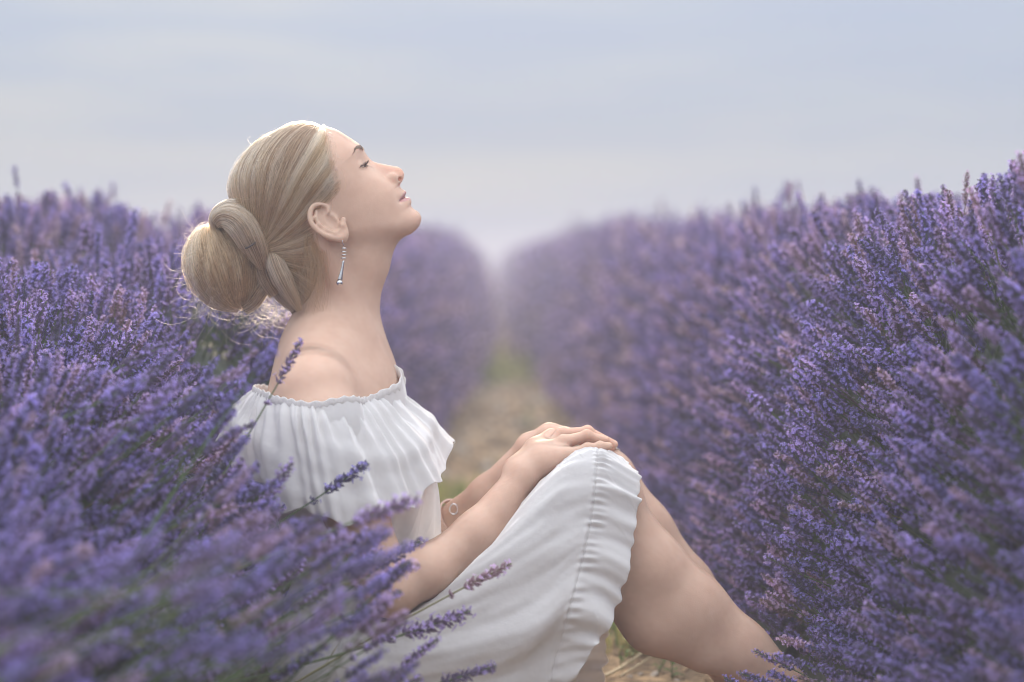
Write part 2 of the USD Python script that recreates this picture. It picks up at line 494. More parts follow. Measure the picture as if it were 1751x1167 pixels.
def ear_far(p):
    return ear_parts(p * np.array([1, -1, 1], p.dtype))             # the other ear is its mirror image


ear_near.c, ear_near.r = ear_pt(560, 378), 0.05
ear_far.c, ear_far.r = ear_pt(560, 378) * [1, -1, 1], 0.05

body = Field()
body.add(head_base, 0.004)
for s in (-1, 1):
    al = fg(670.5, 307)
    body.add(ell(HP(al[0], al[1], s * 0.0128), (0.0095, 0.0058, 0.0078), np.stack([C45, YY, U45])), 0.005)            # wing of the nose
    body.add(ell(HP(0.0722, G_EYE + 0.0012, s * 0.0315), (0.0118, 0.0135, 0.0108), np.stack([C45, YY, U45])), 0.004)    # closed lid over the eye
    no = fg(681.5, 307)
    body.cut(ell(HP(no[0], no[1] - 0.001, s * 0.0085), (0.0062, 0.0036, 0.0034), np.stack([C45 * .9 - U45 * .43, YY, U45 * .9 + C45 * .43])), 0.0015)
    # parted lids: a narrow slit from the outer corner forwards
    sl_ = [HP(np.interp(t, [0, .5, 1], [0.0755, 0.0838, 0.0822]), G_EYE + np.interp(t, [0, .5, 1], [-0.0012, -0.0035, -0.0035]), s * np.interp(t, [0, .5, 1], [0.0425, 0.032, 0.021])) for t in np.linspace(0, 1, 5)]
    body.cut(chain(sl_, [0.0006, 0.0010, 0.0012, 0.0010, 0.0006], 0.001), 0.0012)
body.add(ear_near, 0.003)
body.add(ear_far, 0.003)

# ------------------------------------------------------------------ neck, shoulders and trunk
def c_(a, b, ra, rb, k=0.02):
    body.add(cone(P(*a), P(*b), ra, rb), k)


c_((598, 420, 0), (573, 600, 0), 0.053, 0.060, 0.022)                   # neck
c_((640, 398, 0), (622, 440, 0), 0.030, 0.036, 0.03)                    # under the chin
c_((556, 420, -0.055), (630, 618, -0.034), 0.0155, 0.0105, 0.016)           # neck muscle to the breastbone, near side
c_((556, 420, 0.05), (637, 618, 0.012), 0.014, 0.010, 0.022)
c_((566, 585, -0.02), (538, 645, -0.12), 0.052, 0.040, 0.04)            # slope of the shoulder
c_((566, 585, 0.02), (585, 648, 0.12), 0.052, 0.040, 0.04)
body.add(ell(P(570, 740, 0.0), (0.105, 0.145, 0.165)), 0.05)              # rib cage
body.add(ell(P(600, 690, 0.0), (0.058, 0.13, 0.075)), 0.04)               # upper chest
body.add(ell(P(655, 800, -0.085), (0.060, 0.066, 0.062)), 0.03)
body.add(ell(P(675, 800, 0.055), (0.060, 0.066, 0.062)), 0.03)
body.add(ell(P(610, 920, 0.0), (0.092, 0.125, 0.14)), 0.06)
body.add(ell(P(588, 1110, 0.0), (0.112, 0.165, 0.105)), 0.05)
c_((633, 636, -0.030), (592, 632, -0.085), 0.0105, 0.0100, 0.010)        # collarbones
c_((592, 632, -0.085), (550, 640, -0.150), 0.0100, 0.010, 0.012)
c_((641, 632, 0.012), (600, 640, 0.150), 0.0100, 0.010, 0.012)
body.cut(ell(P(641, 641, -0.012), (0.012, 0.012, 0.009)), 0.016)


def shin_bone(a, b, r):
    body.add(cone(P(*a), P(*b), r, r * 0.8), 0.018)



def limb(pts, radii, k=0.02):
    body.add(chain([P(*q) for q in pts], radii, k), k)


limb([(536, 672, -0.150), (552, 730, -0.175), (606, 870, -0.200), (668, 1008, -0.200)], [0.055, 0.047, 0.039, 0.0345], 0.03)        # near arm
limb([(668, 1010, -0.200), (732, 976, -0.185), (812, 909, -0.150), (890, 816, -0.105)], [0.0345, 0.0325, 0.0250, 0.0200], 0.02)
limb([(590, 672, 0.150), (610, 760, 0.180), (655, 950, 0.200)], [0.052, 0.046, 0.036], 0.03)                                          # far arm
limb([(655, 980, 0.200), (745, 922, 0.160), (836, 846, 0.090), (908, 768, 0.045)], [0.036, 0.035, 0.027, 0.022], 0.02)
limb([(590, 1150, -0.090), (820, 1000, -0.095), (1028, 866, -0.090)], [0.088, 0.072, 0.056], 0.03)                                   # legs
limb([(590, 1150, 0.090), (820, 985, 0.095), (1030, 822, 0.095)], [0.088, 0.068, 0.047], 0.03)
limb([(1030, 868, -0.092), (1105, 972, -0.09), (1180, 1040, -0.088), (1265, 1112, -0.085), (1375, 1205, -0.08)], [0.0525, 0.0535, 0.0500, 0.0410, 0.032], 0.02)
limb([(1050, 1000, -0.095), (1120, 1062, -0.092), (1200, 1110, -0.09)], [0.036, 0.042, 0.032], 0.03)                                  # calf
limb([(1033, 824, 0.095), (1092, 912, 0.1), (1165, 1010, 0.105), (1310, 1215, 0.11)], [0.048, 0.051, 0.050, 0.034], 0.02)
shin_bone((1078, 900, -0.10), (1300, 1125, -0.095), 0.020)
body.add(ell(P(1056, 848, -0.1), (0.030, 0.034, 0.034)), 0.02)
for x0, y0, yy in ((1375, 1205, -0.08), (1310, 1215, 0.11)):                                                                        # feet, flat on the soil
    limb([(x0 - 12, y0 + 4, yy), (x0 + 70, y0 + 12, yy), (x0 + 190, y0 + 30 - (y0 - 1205), yy)], [0.034, 0.032, 0.015], 0.02)
    limb([(x0 - 12, y0 + 6, yy), (x0 - 35, y0 + 12, yy)], [0.030, 0.026], 0.02)

# ------------------------------------------------------------------ hands
hands = Field()


def finger(pts, radii, k=0.0022):
    q = [P(*a) for a in pts]
    hands.add(chain(q, [r * 0.90 for r in radii], 0.002), k)
    for a, r in zip(q[1:-1], radii[1:-1]):                     # knuckles stand a little proud
        hands.add(ell(a + [0, 0, 0.0012], (r * 1.0, r * 0.97, r * 1.0)), 0.004)


# near hand, laid over the knee with its back to the camera's side
hands.add(chain([P(886, 806, -0.088), P(918, 770, -0.060), P(943, 747, -0.036)], [0.0205, 0.0175, 0.0125], 0.01), 0.01)
hands.add(chain([P(892, 812, -0.105), P(930, 790, -0.098), P(966, 779, -0.092)], [0.0195, 0.0170, 0.0130], 0.01), 0.015)
hands.add(chain([P(890, 806, -0.097), P(925, 780, -0.084), P(958, 764, -0.072)], [0.0205, 0.0180, 0.0128], 0.01), 0.015)
finger([(938, 765, -0.040), (966, 745, -0.030), (1008, 744, -0.022), (1046, 764, -0.020)], [0.011, 0.0095, 0.0085, 0.0068])
finger([(940, 764, -0.060), (960, 744, -0.050), (1005, 739, -0.044), (1050, 760, -0.042)], [0.012, 0.0102, 0.0088, 0.0068])
finger([(934, 774, -0.078), (963, 757, -0.073), (1004, 746, -0.069), (1036, 753, -0.067)], [0.0135, 0.0108, 0.0086, 0.0066])
finger([(938, 786, -0.095), (971, 779, -0.095), (1005, 768, -0.092), (1026, 765, -0.091), (1041, 763, -0.090)], [0.0135, 0.0112, 0.0086, 0.0078, 0.0062])
finger([(905, 800, -0.070), (938, 800, -0.035), (975, 795, -0.025)], [0.013, 0.0105, 0.0075])
# far hand, under the near one
hands.add(chain([P(908, 765, 0.040), P(940, 746, 0.025), P(966, 743, 0.012)], [0.0215, 0.0180, 0.012], 0.01), 0.003)
hands.add(chain([P(910, 768, 0.055), P(945, 748, 0.052), P(972, 748, 0.050)], [0.0200, 0.0160, 0.012], 0.01), 0.004)
for j, (ex, ey) in enumerate([(0, 0), (5, -2), (2, 2), (-12, 6)]):
    yy = 0.004 + 0.018 * j
    finger([(946, 748, yy + 0.004), (972, 744 + j, yy), (1010 + ex, 748 + ey, yy), (1042 + ex, 768 + ey, yy)], [0.011, 0.0096, 0.0084, 0.0066])
finger([(918, 770, 0.030), (950, 775, 0.0), (980, 778, -0.008)], [0.012, 0.010, 0.0075])


def hands_(p):
    return hands(p)


hands_.c, hands_.r = P(960, 765, -0.02), 0.14
body.add(hands_, 0.012)

bx = axis(-0.47, 0.56, 0.0045, [(P(583, 0)[0], P(730, 0)[0], 0.0011), (P(515, 0)[0], P(583, 0)[0], 0.0014), (P(880, 0)[0], P(1060, 0)[0], 0.0018)])
by = axis(-0.30, 0.30, 0.0045, [(-0.115, -0.008, 0.0016), (-0.008, 0.06, 0.0022)])
bz = axis(-0.03, 0.90, 0.0045, [(P(0, 420)[2], P(0, 240)[2], 0.0011), (P(0, 830)[2], P(0, 725)[2], 0.0018), (P(0, 640)[2], P(0, 420)[2], 0.003)])
bv, bq = surface(body, bx, by, bz)

q_ = bv - EAR
vF, vG, vY = q_ @ C45, q_ @ U45, q_[:, 1]
front = 1 / (1 + np.exp(-(vF - 0.06) / 0.003))
av = np.abs(vY)
wl = np.clip(1 - (av / 0.0255) ** 2, 0, 1)
up_, lo_ = 0.0070 * np.sqrt(wl), 0.0105 * np.sqrt(wl)
dg = vG - G_MOUTH
lip = front * np.clip((np.where(dg > 0, up_, lo_) - np.abs(dg)) / 0.0022, 0, 1) * (av < 0.0255)
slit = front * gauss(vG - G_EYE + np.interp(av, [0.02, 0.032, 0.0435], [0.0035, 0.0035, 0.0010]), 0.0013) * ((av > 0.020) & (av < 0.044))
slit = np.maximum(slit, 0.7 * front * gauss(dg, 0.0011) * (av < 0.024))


def primvar(mesh, name, values):
    UsdGeom.PrimvarsAPI(mesh).CreatePrimvar(name, Sdf.ValueTypeNames.FloatArray, 'vertex').Set(Vt.FloatArray.FromNumpy(np.asarray(values, np.float32)))


SEAT = P(590, 1227, 0.0)
SEAT[2] = 0.0
person = thing('person', 'person in white off-shoulder ruffled dress sitting on the path, face lifted, hands on knee', 'person', SEAT)
body_mesh = obj('body', (bv, bq), SKIN, person, True, SEAT)
primvar(body_mesh, 'lip', lip)
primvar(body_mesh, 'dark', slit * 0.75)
print('body', len(bv))

# ------------------------------------------------------------------ her hair
hair_px = np.array([(549, 190), (549, 216), (551, 224), (559, 238), (566, 258), (572, 288), (576, 312), (571, 332), (557, 341), (541, 345), (529, 351), (524.5, 366), (528, 386), (540, 401),
                    (545, 407), (550, 428), (549, 455), (541, 485), (528, 515), (508, 545), (480, 565), (380, 560), (330, 400), (350, 250), (450, 170)], float)
hair_fg = np.array([fg(*q, -0.066 if 6 <= i <= 19 else -0.03) for i, q in enumerate(hair_px)])


def inside_by(F, G, poly):
    """How far a point lies inside the outline (negative outside)."""
    d, inn = np.full(F.shape, 9.0), np.zeros(F.shape, bool)
    for i in range(len(poly)):
        a, b = poly[i - 1], poly[i]
        e = b - a
        t = np.clip(((F - a[0]) * e[0] + (G - a[1]) * e[1]) / (e @ e), 0, 1)
        d = np.minimum(d, np.hypot(F - a[0] - t * e[0], G - a[1] - t * e[1]))
        if a[1] != b[1]:
            inn ^= ((a[1] > G) != (b[1] > G)) & (F < a[0] + (G - a[1]) * e[0] / e[1])
    return np.where(inn, d, -d)


neck_cone = cone(P(598, 420, 0), P(573, 600, 0), 0.053, 0.060)
bulge_a = ell(HP(-0.026, 0.083, 0), (0.061, 0.064, 0.063), np.stack([C45, YY, U45]))
bulge_b = ell(P(478, 415, 0), (0.050, 0.050, 0.045))
bulge_c = cone(P(495, 420, 0.0), P(530, 510, 0.0), 0.044, 0.030)


def hair_field(p):
    q = p - EAR
    t = inside_by(q @ C45, q @ U45, hair_fg)
    t = t - 0.0035                                         # strands thin out over the skin before the mass begins
    th = np.where(t > 0, 0.0062 * (1 - np.exp(-t / 0.014)) + 0.0003, np.clip(t, -0.03, 0) * 0.8)
    d = smin(smin(smin(head_base(p), bulge_a(p), 0.03), bulge_b(p), 0.03), smin(neck_cone(p), bulge_c(p), 0.02), 0.02)
    return d - th


def hair_cut(p, c=None, r=None):
    q = p - EAR
    t = inside_by(q @ C45, q @ U45, hair_fg)
    return np.maximum(hair_field(p), -(t + 0.004))


hx = axis(P(365, 0)[0], P(600, 0)[0], 0.0026)
hy = axis(-0.105, 0.105, 0.0026)
hz = axis(P(0, 575)[2], P(0, 200)[2], 0.0026)
hv, hq = surface(hair_cut, hx, hy, hz)
hair = obj('hair', (hv, hq), HAIR_MASS, person, True, SEAT)
rng = np.random.default_rng(3)


def toned(name, pts, widths, where, parent):
    """Strands in three tones; WHERE (0..1 per strand) says which."""
    for k in range(3):
        sel = np.clip((where * 3).astype(int), 0, 2) == k
        if sel.any():
            curves(name, pts[sel], widths[sel], HAIR_TONES[k], parent, SEAT)


def streaks(x, seed, n=5):
    r = np.random.default_rng(seed)
    s = sum(np.sin(x * r.uniform(8, 60) + r.uniform(0, 6)) for _ in range(n)) / n ** 0.5
    return 0.5 + 0.33 * s


def spline(pts, n):
    pts = np.asarray(pts, float)
    t = np.concatenate([[0], np.cumsum(np.linalg.norm(np.diff(pts, axis=0), axis=1))])
    return CubicSpline(t / t[-1], pts)(np.linspace(0, 1, n))


# strands from the hairline and all over the scalp, drawn back to the knot
TIE = P(452, 424, -0.035)
cand = np.stack([rng.uniform(hx[0], hx[-1], 60000), rng.uniform(-0.10, 0.10, 60000), rng.uniform(hz[0], hz[-1], 60000)], -1)
hl = []
for i in range(1, 20):                                   # denser along the hairline
    a, b = hair_fg[i], hair_fg[i + 1]
    t = rng.uniform(0, 1, 260)
    e = a[None] * (1 - t[:, None]) + b[None] * t[:, None]
    sgn = np.where(rng.uniform(size=260) < 0.75, -1, 1)
    hl.append(HP(e[:, 0], e[:, 1], sgn * rng.uniform(0.02 if i < 4 else 0.05, 0.09, 260)))
hl = np.vstack(hl)
cand = cand[np.abs(hair_field(cand)) < 0.02]
cand = cand[(cand[:, 1] < 0.03) | (rng.uniform(size=len(cand)) < 0.35)][:5200]
start = np.vstack([hl, cand])


def hair_skin(p):
    return np.minimum(hair_field(p), head_base(p))


nh_ = len(hl)
out_ = np.zeros((len(start), 3))
start[:nh_] += (HP(np.array([1.0]), np.array([0.0]), np.array([0.0]))[0] - EAR) * np.abs(rng.normal(0, 0.0045, (nh_, 1)))
start, _ = project(hair_skin, start, 0.0005, 6)
qq = start - EAR
start = start[inside_by(qq @ C45, qq @ U45, hair_fg) > -0.008]
tie = np.where(start[:, 1:2] < 0.0, TIE, TIE * [1, -1, 1])
dirn = np.arctan2(start[:, 2] - TIE[2], start[:, 0] - TIE[0])
tone_h = streaks(dirn * 2.2, 11, 6)
lift = rng.gamma(2.0, 0.0004, len(start)) + 0.0020 * np.clip(streaks(dirn * 2.2, 12, 5), 0, 1)
p, path = start.copy(), [start.copy()]
wob = rng.normal(0, 1, (len(start), 2))
for k in range(22):
    to = tie - p
    dist = np.linalg.norm(to, axis=1, keepdims=True)
    p = p + to / np.maximum(dist, 1e-6) * np.minimum(dist * 0.93, 0.0105)
    ff = np.clip(k / 4, 0, 1)
    side = np.cross(to / np.maximum(dist, 1e-6), [0, 1, 0])
    p = p + side * (0.0006 * np.sin(k * 0.55 + wob[:, :1] * 3))
    p, _ = project(hair_skin, p, 0.0004 + lift * ff, 2)
    path.append(p.copy())
strands = np.stack(path, 1)
w0 = np.minimum(np.linspace(0.35, 2.4, strands.shape[1]), 1.0) * 0.00034
toned('hair_strand', strands, w0[None] * rng.uniform(0.7, 1.3, (len(strands), 1)), tone_h + rng.normal(0, 0.16, len(strands)), hair)

# the bun: a roll of hair, with the strands running round it from its upper to its lower right
BUN = P(389, 453, -0.005)
ax_l = np.array([0.36, 0.0, -0.93])
ax_s = np.cross(YY, ax_l)
bun_axes = np.stack([ax_l, YY, ax_s])
bun_r = np.array([0.0655, 0.0535, 0.0560])


def bun_field(p, c=None, r=None):
    q = (p - BUN) @ bun_axes.T
    d = ell((0, 0, 0), bun_r)(q)
    ang = np.arctan2(q[..., 1], q[..., 2])
    return d + 0.0012 * np.sin(ang * 9 + q[..., 0] * 60) + 0.0008 * np.sin(ang * 23 - q[..., 0] * 90)


uv_n = 72
th, la = np.meshgrid(np.linspace(0.001, math.pi - 0.001, uv_n), np.linspace(0, 2 * math.pi, 2 * uv_n, endpoint=False), indexing='ij')


def bun_at(th, la, off=0.0):
    rip = 1 + 0.028 * np.sin(la * 9 + np.cos(th) * 4) + 0.018 * np.sin(la * 14 + np.cos(th) * 9) + 0.012 * np.sin(la * 23 - np.cos(th) * 6)
    q = np.stack([np.cos(th) * (bun_r[0] + off), np.sin(th) * np.cos(la) * (bun_r[1] + off) * rip, np.sin(th) * np.sin(la) * (bun_r[2] + off) * rip], -1)
    return BUN + q @ bun_axes


def grid_faces(n, m, wrap):
    i, j = np.meshgrid(np.arange(n - 1), np.arange(m if wrap else m - 1), indexing='ij')
    j2 = (j + 1) % m
    return np.stack([i * m + j, i * m + j2, (i + 1) * m + j2, (i + 1) * m + j], -1).reshape(-1, 4)


bun = obj('bun', (bun_at(th, la).reshape(-1, 3), grid_faces(uv_n, 2 * uv_n, True)), HAIR_MASS, hair, True, SEAT)
nb = 3000
la_s = rng.uniform(0, 2 * math.pi, nb)
t_ = np.linspace(0.04, 1, 18)
span = rng.uniform(0.82, 0.98, nb)
thm = 0.08 + span[:, None] * 2.95 * t_[None]
lam = la_s[:, None] + 0.5 * np.sin(thm * 1.1) * rng.normal(0.35, 0.3, (nb, 1)) + 0.35 * (t_[None] - 0.5)
bs = bun_at(thm, lam, rng.gamma(2.0, 0.0007, (nb, 1)) + 0.0035 * np.clip(streaks(la_s, 15, 5), 0, 1)[:, None] * np.sin(thm) + 0.004 * (rng.uniform(size=(nb, 1)) < 0.06) * np.sin(thm))
toned('bun_strand', bs, 0.00034 * rng.uniform(0.7, 1.2, (nb, 1)) * np.ones((1, 18)), streaks(la_s, 14, 6) - 0.12 + rng.normal(0, 0.16, nb), hair)


def rope(name, pts, radii, n_strands, twist=0.6, flat=0.8, strand_name='rope_strand', tone=0.6):
    """A lock of hair: a tapering body and the strands that run along it."""
    n = 26
    c = spline(pts, n)
    r = np.interp(np.linspace(0, 1, n), np.linspace(0, 1, len(radii)), radii)
    t = np.gradient(c, axis=0)
    t /= np.linalg.norm(t, axis=1, keepdims=True)
    u = np.cross(t, YY)
    u /= np.linalg.norm(u, axis=1, keepdims=True)
    w = np.cross(t, u)
    a = np.linspace(0, 2 * math.pi, 20, endpoint=False)
    rr = 1 + 0.05 * np.sin(a * 5)
    v = c[:, None] + r[:, None, None] * (np.cos(a) * rr)[None, :, None] * u[:, None] + flat * r[:, None, None] * (np.sin(a) * rr)[None, :, None] * w[:, None]
    m = obj(name, (v.reshape(-1, 3), grid_faces(n, 20, True)), HAIR_MASS, hair, True, SEAT)
    a = rng.uniform(0, 2 * math.pi, n_strands)[:, None] + twist * np.linspace(0, 1, n)[None]
    k = (1 + np.abs(rng.normal(0, 0.05, (n_strands, 1)))) * (1 + 0.06 * np.sin(np.linspace(0, 6, n)[None] + rng.uniform(0, 6, (n_strands, 1))))
    s = c[None] + (k * r)[..., None] * (np.cos(a)[..., None] * u[None] + flat * np.sin(a)[..., None] * w[None])
    toned(strand_name, s, 0.00034 * rng.uniform(0.7, 1.2, (n_strands, 1)) * np.ones((1, n)), tone + streaks(a[:, 0], 17, 5) - 0.4 + rng.normal(0, 0.14, n_strands), hair)
    return m


rope('hair_loop', [P(373, 388, -0.035), P(374, 368, -0.040), P(392, 357, -0.043), (P(416, 359, -0.045)), P(436, 380, -0.045), P(451, 412, -0.045), P(458, 440, -0.04)], [0.010, 0.012, 0.0125, 0.012, 0.010], 420)
rope('hair_loop', [P(372, 380, -0.045), P(388, 372, -0.054), P(410, 381, -0.061), P(428, 404, -0.062), P(442, 430, -0.058), P(452, 456, -0.045)], [0.011, 0.0185, 0.0215, 0.0205, 0.0165, 0.009], 720)
rope('hair_lock', [P(461, 424, -0.050), P(470, 450, -0.058), P(484, 480, -0.060), P(499, 507, -0.058), P(512, 532, -0.055)], [0.007, 0.0125, 0.0135, 0.010, 0.004], 420, 0.3)
rope('hair_lock', [P(448, 440, -0.030), P(453, 462, -0.034), P(462, 482, -0.034), P(474, 500, -0.030)], [0.015, 0.016, 0.014, 0.012], 300, 0.3)
rope('hair_lock', [P(478, 470, -0.022), P(490, 505, -0.024), P(506, 530, -0.026)], [0.014, 0.016, 0.006], 260, 0.3)
rope('hair_lock', [P(418, 528, -0.020), P(436, 512, -0.026), P(447, 494, -0.028), P(456, 478, -0.026)], [0.008, 0.011, 0.011, 0.010], 200, 0.3)


def wander(root, heading, length, n, curl):
    """Loose hairs that leave ROOT and drift."""
    m = len(root)
    d = heading + rng.normal(0, 0.35, (m, 3))
    d /= np.linalg.norm(d, axis=1, keepdims=True)
    turn = rng.normal(0, 1, (m, 3)) * curl
    p, out = root.copy(), [root.copy()]
    for k in range(n - 1):
        d = d + np.cross(turn, d) / n + np.array([0, 0, -0.05]) * curl / 3 + rng.normal(0, 0.05, (m, 3))
        d /= np.linalg.norm(d, axis=1, keepdims=True)
        p = p + d * (length / (n - 1))[:, None]
        out.append(p.copy())
    return np.stack(out, 1)


m = 620
tb, lb = rng.uniform(0.5, 2.9, m), rng.uniform(0, 2 * math.pi, m)
root = bun_at(tb, lb)
fly = [wander(root, (root - BUN) / 0.06 * 0.8 + np.array([-0.2, 0, -0.4]), rng.uniform(0.010, 0.045, m), 12, 1.4)]
root = np.array([P(rng.uniform(420, 515), rng.uniform(500, 545), rng.uniform(-0.06, 0.03)) for _ in range(300)])
fly.append(wander(root, np.array([0.05, 0, -0.9]) + rng.normal(0, 0.45, (300, 3)), rng.uniform(0.015, 0.06, 300), 12, 1.5))
root = np.array([P(rng.uniform(330, 430), rng.uniform(470, 535), rng.uniform(-0.06, 0.03)) for _ in range(150)])
fly.append(wander(root, np.array([-0.5, 0, -0.7]) + rng.normal(0, 0.4, (150, 3)), rng.uniform(0.02, 0.085, 150), 12, 1.7))
sel = rng.choice(len(strands), 260, False)
root = strands[sel, rng.integers(0, 18, 260)]
fly.append(wander(root, (root - HP(-0.01, 0.06, 0)) / 0.09 + np.array([-0.5, 0, -0.3]), rng.uniform(0.008, 0.028, 260), 12, 2.0))
wisps = []
for _ in range(150):                                     # wisps behind the ear and down the neck
    x0 = rng.uniform(518, 552)
    a = P(x0, rng.uniform(395, 425), -0.066)
    b = P(x0 + rng.uniform(-4, 16), rng.uniform(440, 470), -0.072)
    c = P(x0 + rng.uniform(-25, 14), rng.uniform(490, 545), -0.066)
    wisps.append(spline([a, b, c], 12))
for _ in range(26):
    a = P(rng.uniform(500, 530), rng.uniform(430, 470), -0.066)
    c = P(rng.uniform(515, 560), rng.uniform(490, 540), -0.066)
    wisps.append(spline([a, (a + c) / 2 + rng.normal(0, 0.006, 3) * [1, 0.3, 1], c], 12))
curves('wisp', np.array(wisps), np.linspace(1, 0.35, 12)[None] * rng.uniform(0.00022, 0.0004, (len(wisps), 1)), HAIR_TONES[0], hair, SEAT)
baby = []
for i in range(1, 9):
    for _ in range(26):
        t = rng.uniform()
        e = hair_fg[i] * (1 - t) + hair_fg[i + 1] * t
        k = np.linspace(0, 1, 12)
        L = rng.uniform(0.008, 0.022)
        yb = -rng.uniform(0.03 if i < 4 else 0.055, 0.085)
        baby.append(HP(e[0] + 0.006 * rng.uniform() + L * (0.25 * np.sin(k * 3) - k) , e[1] + L * k * rng.normal(0.1, 0.5), np.full(12, yb)))
bp, _ = project(hair_skin, np.array(baby).reshape(-1, 3), 0.0009, 5)
baby = bp.reshape(-1, 12, 3)
curves('baby_hair', baby, np.linspace(0.5, 1, 12)[None] * rng.uniform(0.00016, 0.00028, (len(baby), 1)), HAIR_TONES[2], hair, SEAT)
fly = np.vstack(fly)
curves('loose_hair', fly, np.linspace(1, 0.35, 12)[None] * rng.uniform(0.00014, 0.00030, (len(fly), 1)), HAIR_TONES[2], hair, SEAT)


def tube(pts, radii, sides=8, closed=False):
    pts = np.asarray(pts, float)
    n = len(pts)
    r = np.broadcast_to(radii, (n,))
    t = np.gradient(pts, axis=0) if not closed else np.roll(pts, -1, 0) - np.roll(pts, 1, 0)
    t /= np.maximum(np.linalg.norm(t, axis=1, keepdims=True), 1e-9)
    ref = np.array([0.13, 0.98, 0.17])
    u = np.cross(t, ref)
    u /= np.maximum(np.linalg.norm(u, axis=1, keepdims=True), 1e-9)
    w = np.cross(t, u)
    a = np.linspace(0, 2 * math.pi, sides, endpoint=False)
    v = (pts[:, None] + r[:, None, None] * (np.cos(a)[None, :, None] * u[:, None] + np.sin(a)[None, :, None] * w[:, None])).reshape(-1, 3)
    f = grid_faces(n + (1 if closed else 0), sides, True) % (n * sides)
    f = np.vstack([f[:, [0, 1, 2]], f[:, [0, 2, 3]]])
    if not closed:
        v = np.vstack([v, pts[:1], pts[-1:]])
        k = np.arange(sides)
        f = np.vstack([f, np.stack([k * 0 + n * sides, (k + 1) % sides, k], 1), np.stack([k * 0 + n * sides + 1, (n - 1) * sides + k, (n - 1) * sides + (k + 1) % sides], 1)])
    return v, f


obj('hair_pin', tube(spline([P(404, 362, -0.0585), P(402, 370, -0.073), P(400, 378, -0.0735)], 8), 0.0012), PIN, hair, True, SEAT)
obj('hair_pin', tube(spline([P(420, 425, -0.0745), P(430, 420, -0.0805), P(438, 414, -0.0745)], 8), 0.0013), PIN, hair, True, SEAT)

# lashes and brows
lash = []
for s in (-1, 1):
    for t in np.linspace(0.0, 1, 46):
        F, Y = np.interp(t, [0, .5, 1], [0.0735, 0.0846, 0.0832]), np.interp(t, [0, .5, 1], [0.0452, 0.032, 0.0215])
        L = np.interp(t, [0, .3, .75, 1], [0.0075, 0.0095, 0.0085, 0.005]) * rng.uniform(0.8, 1.1)
        g0 = G_EYE + np.interp(t, [0, .5, 1], [-0.0005, -0.0026, -0.0028])
        k = np.linspace(0, 1, 6)
        lash.append(HP(F + L * (k * 0.95), g0 - L * (0.42 * k - 0.50 * k ** 2.2), s * (Y + L * k * (0.45 - 0.55 * t))))
    for t in np.linspace(0.05, 0.95, 24):
        F, Y = np.interp(t, [0, .5, 1], [0.0765, 0.0838, 0.0825]), np.interp(t, [0, .5, 1], [0.0428, 0.032, 0.022])
        L = 0.004 * rng.uniform(0.8, 1.1)
        g0 = G_EYE + np.interp(t, [0, .5, 1], [-0.0022, -0.0048, -0.0045])
        k = np.linspace(0, 1, 6)
        lash.append(HP(F + L * k * 0.8, g0 - L * 0.6 * k, s * (Y + L * k * 0.3)))
curves('eyelash', np.array(lash), np.linspace(0.00055, 0.00022, 6), LASH, person, SEAT)
brow = []
for s in (-1, 1):
    for _ in range(260):
        t = rng.uniform(0, 1)
        Y = np.interp(t, [0, 1], [0.011, 0.050])
        G = np.interp(t, [0, .35, .62, 1], [0.0450, 0.0490, 0.0505, 0.0440]) + rng.normal(0, 0.0013) * (1.15 - t)
        root = HP(np.array([0.09]), np.array([G]), np.array([s * Y]))[0]
        F = 0.095 - 0.005 * t
        p0 = HP(np.array([F]), np.array([G]), np.array([s * Y]))
        dY, dG = 0.0055 * s, 0.0022 * (1 - 2.2 * t)
        p1 = p0 + dY * YY + dG * U45
        brow.append(np.vstack([p0, (p0 + p1) / 2, p1]))
brow = np.array(brow)
pp, _ = project(head_base, brow.reshape(-1, 3), 0.0004, 5)
curves('eyebrow', pp.reshape(-1, 3, 3), np.array([0.0004, 0.00036, 0.0002]), BROW, person, SEAT)
for s in (-1, 1):
    e = trimesh.creation.icosphere(3, 0.0112)
    e.apply_translation(HP(0.0712, G_EYE - 0.0015, s * 0.0315))
    obj('eyeball', e, EYEWHITE, person, True, SEAT)

# the earring and the bracelet
er = UsdGeom.Xform.Define(stage, numbered(str(person.GetPath()), 'earring'))
yl = float(ear_pt(588, 408)[1]) - 0.004
obj('hook', tube(spline([P(587, 404, yl + 0.004), P(585, 410, yl - 0.002), P(587, 418, yl - 0.002), P(588.5, 423, yl)], 14), 0.0006), SILVER, er, True, SEAT)
for k in range(4):
    tr = trimesh.creation.torus(0.0028, 0.0012, 18, 8)
    tr.apply_translation(P(588.4 - 0.2 * k, 425 + k * 5.6, yl))
    obj('bead', tr, SILVER, er, True, SEAT)
obj('drop', tube([P(587.5, 446, yl), P(586.8, 449, yl), P(585.5, 458, yl), P(583.5, 468, yl), P(581.8, 477, yl), P(581, 481, yl)], [0.0012, 0.0018, 0.0019, 0.0026, 0.0036, 0.0030], 12), SILVER, er, True, SEAT)
ball = trimesh.creation.icosphere(3, 0.0048)
ball.apply_translation(P(580.6, 484, yl))
obj('ball', ball, SILVER, er, True, SEAT)

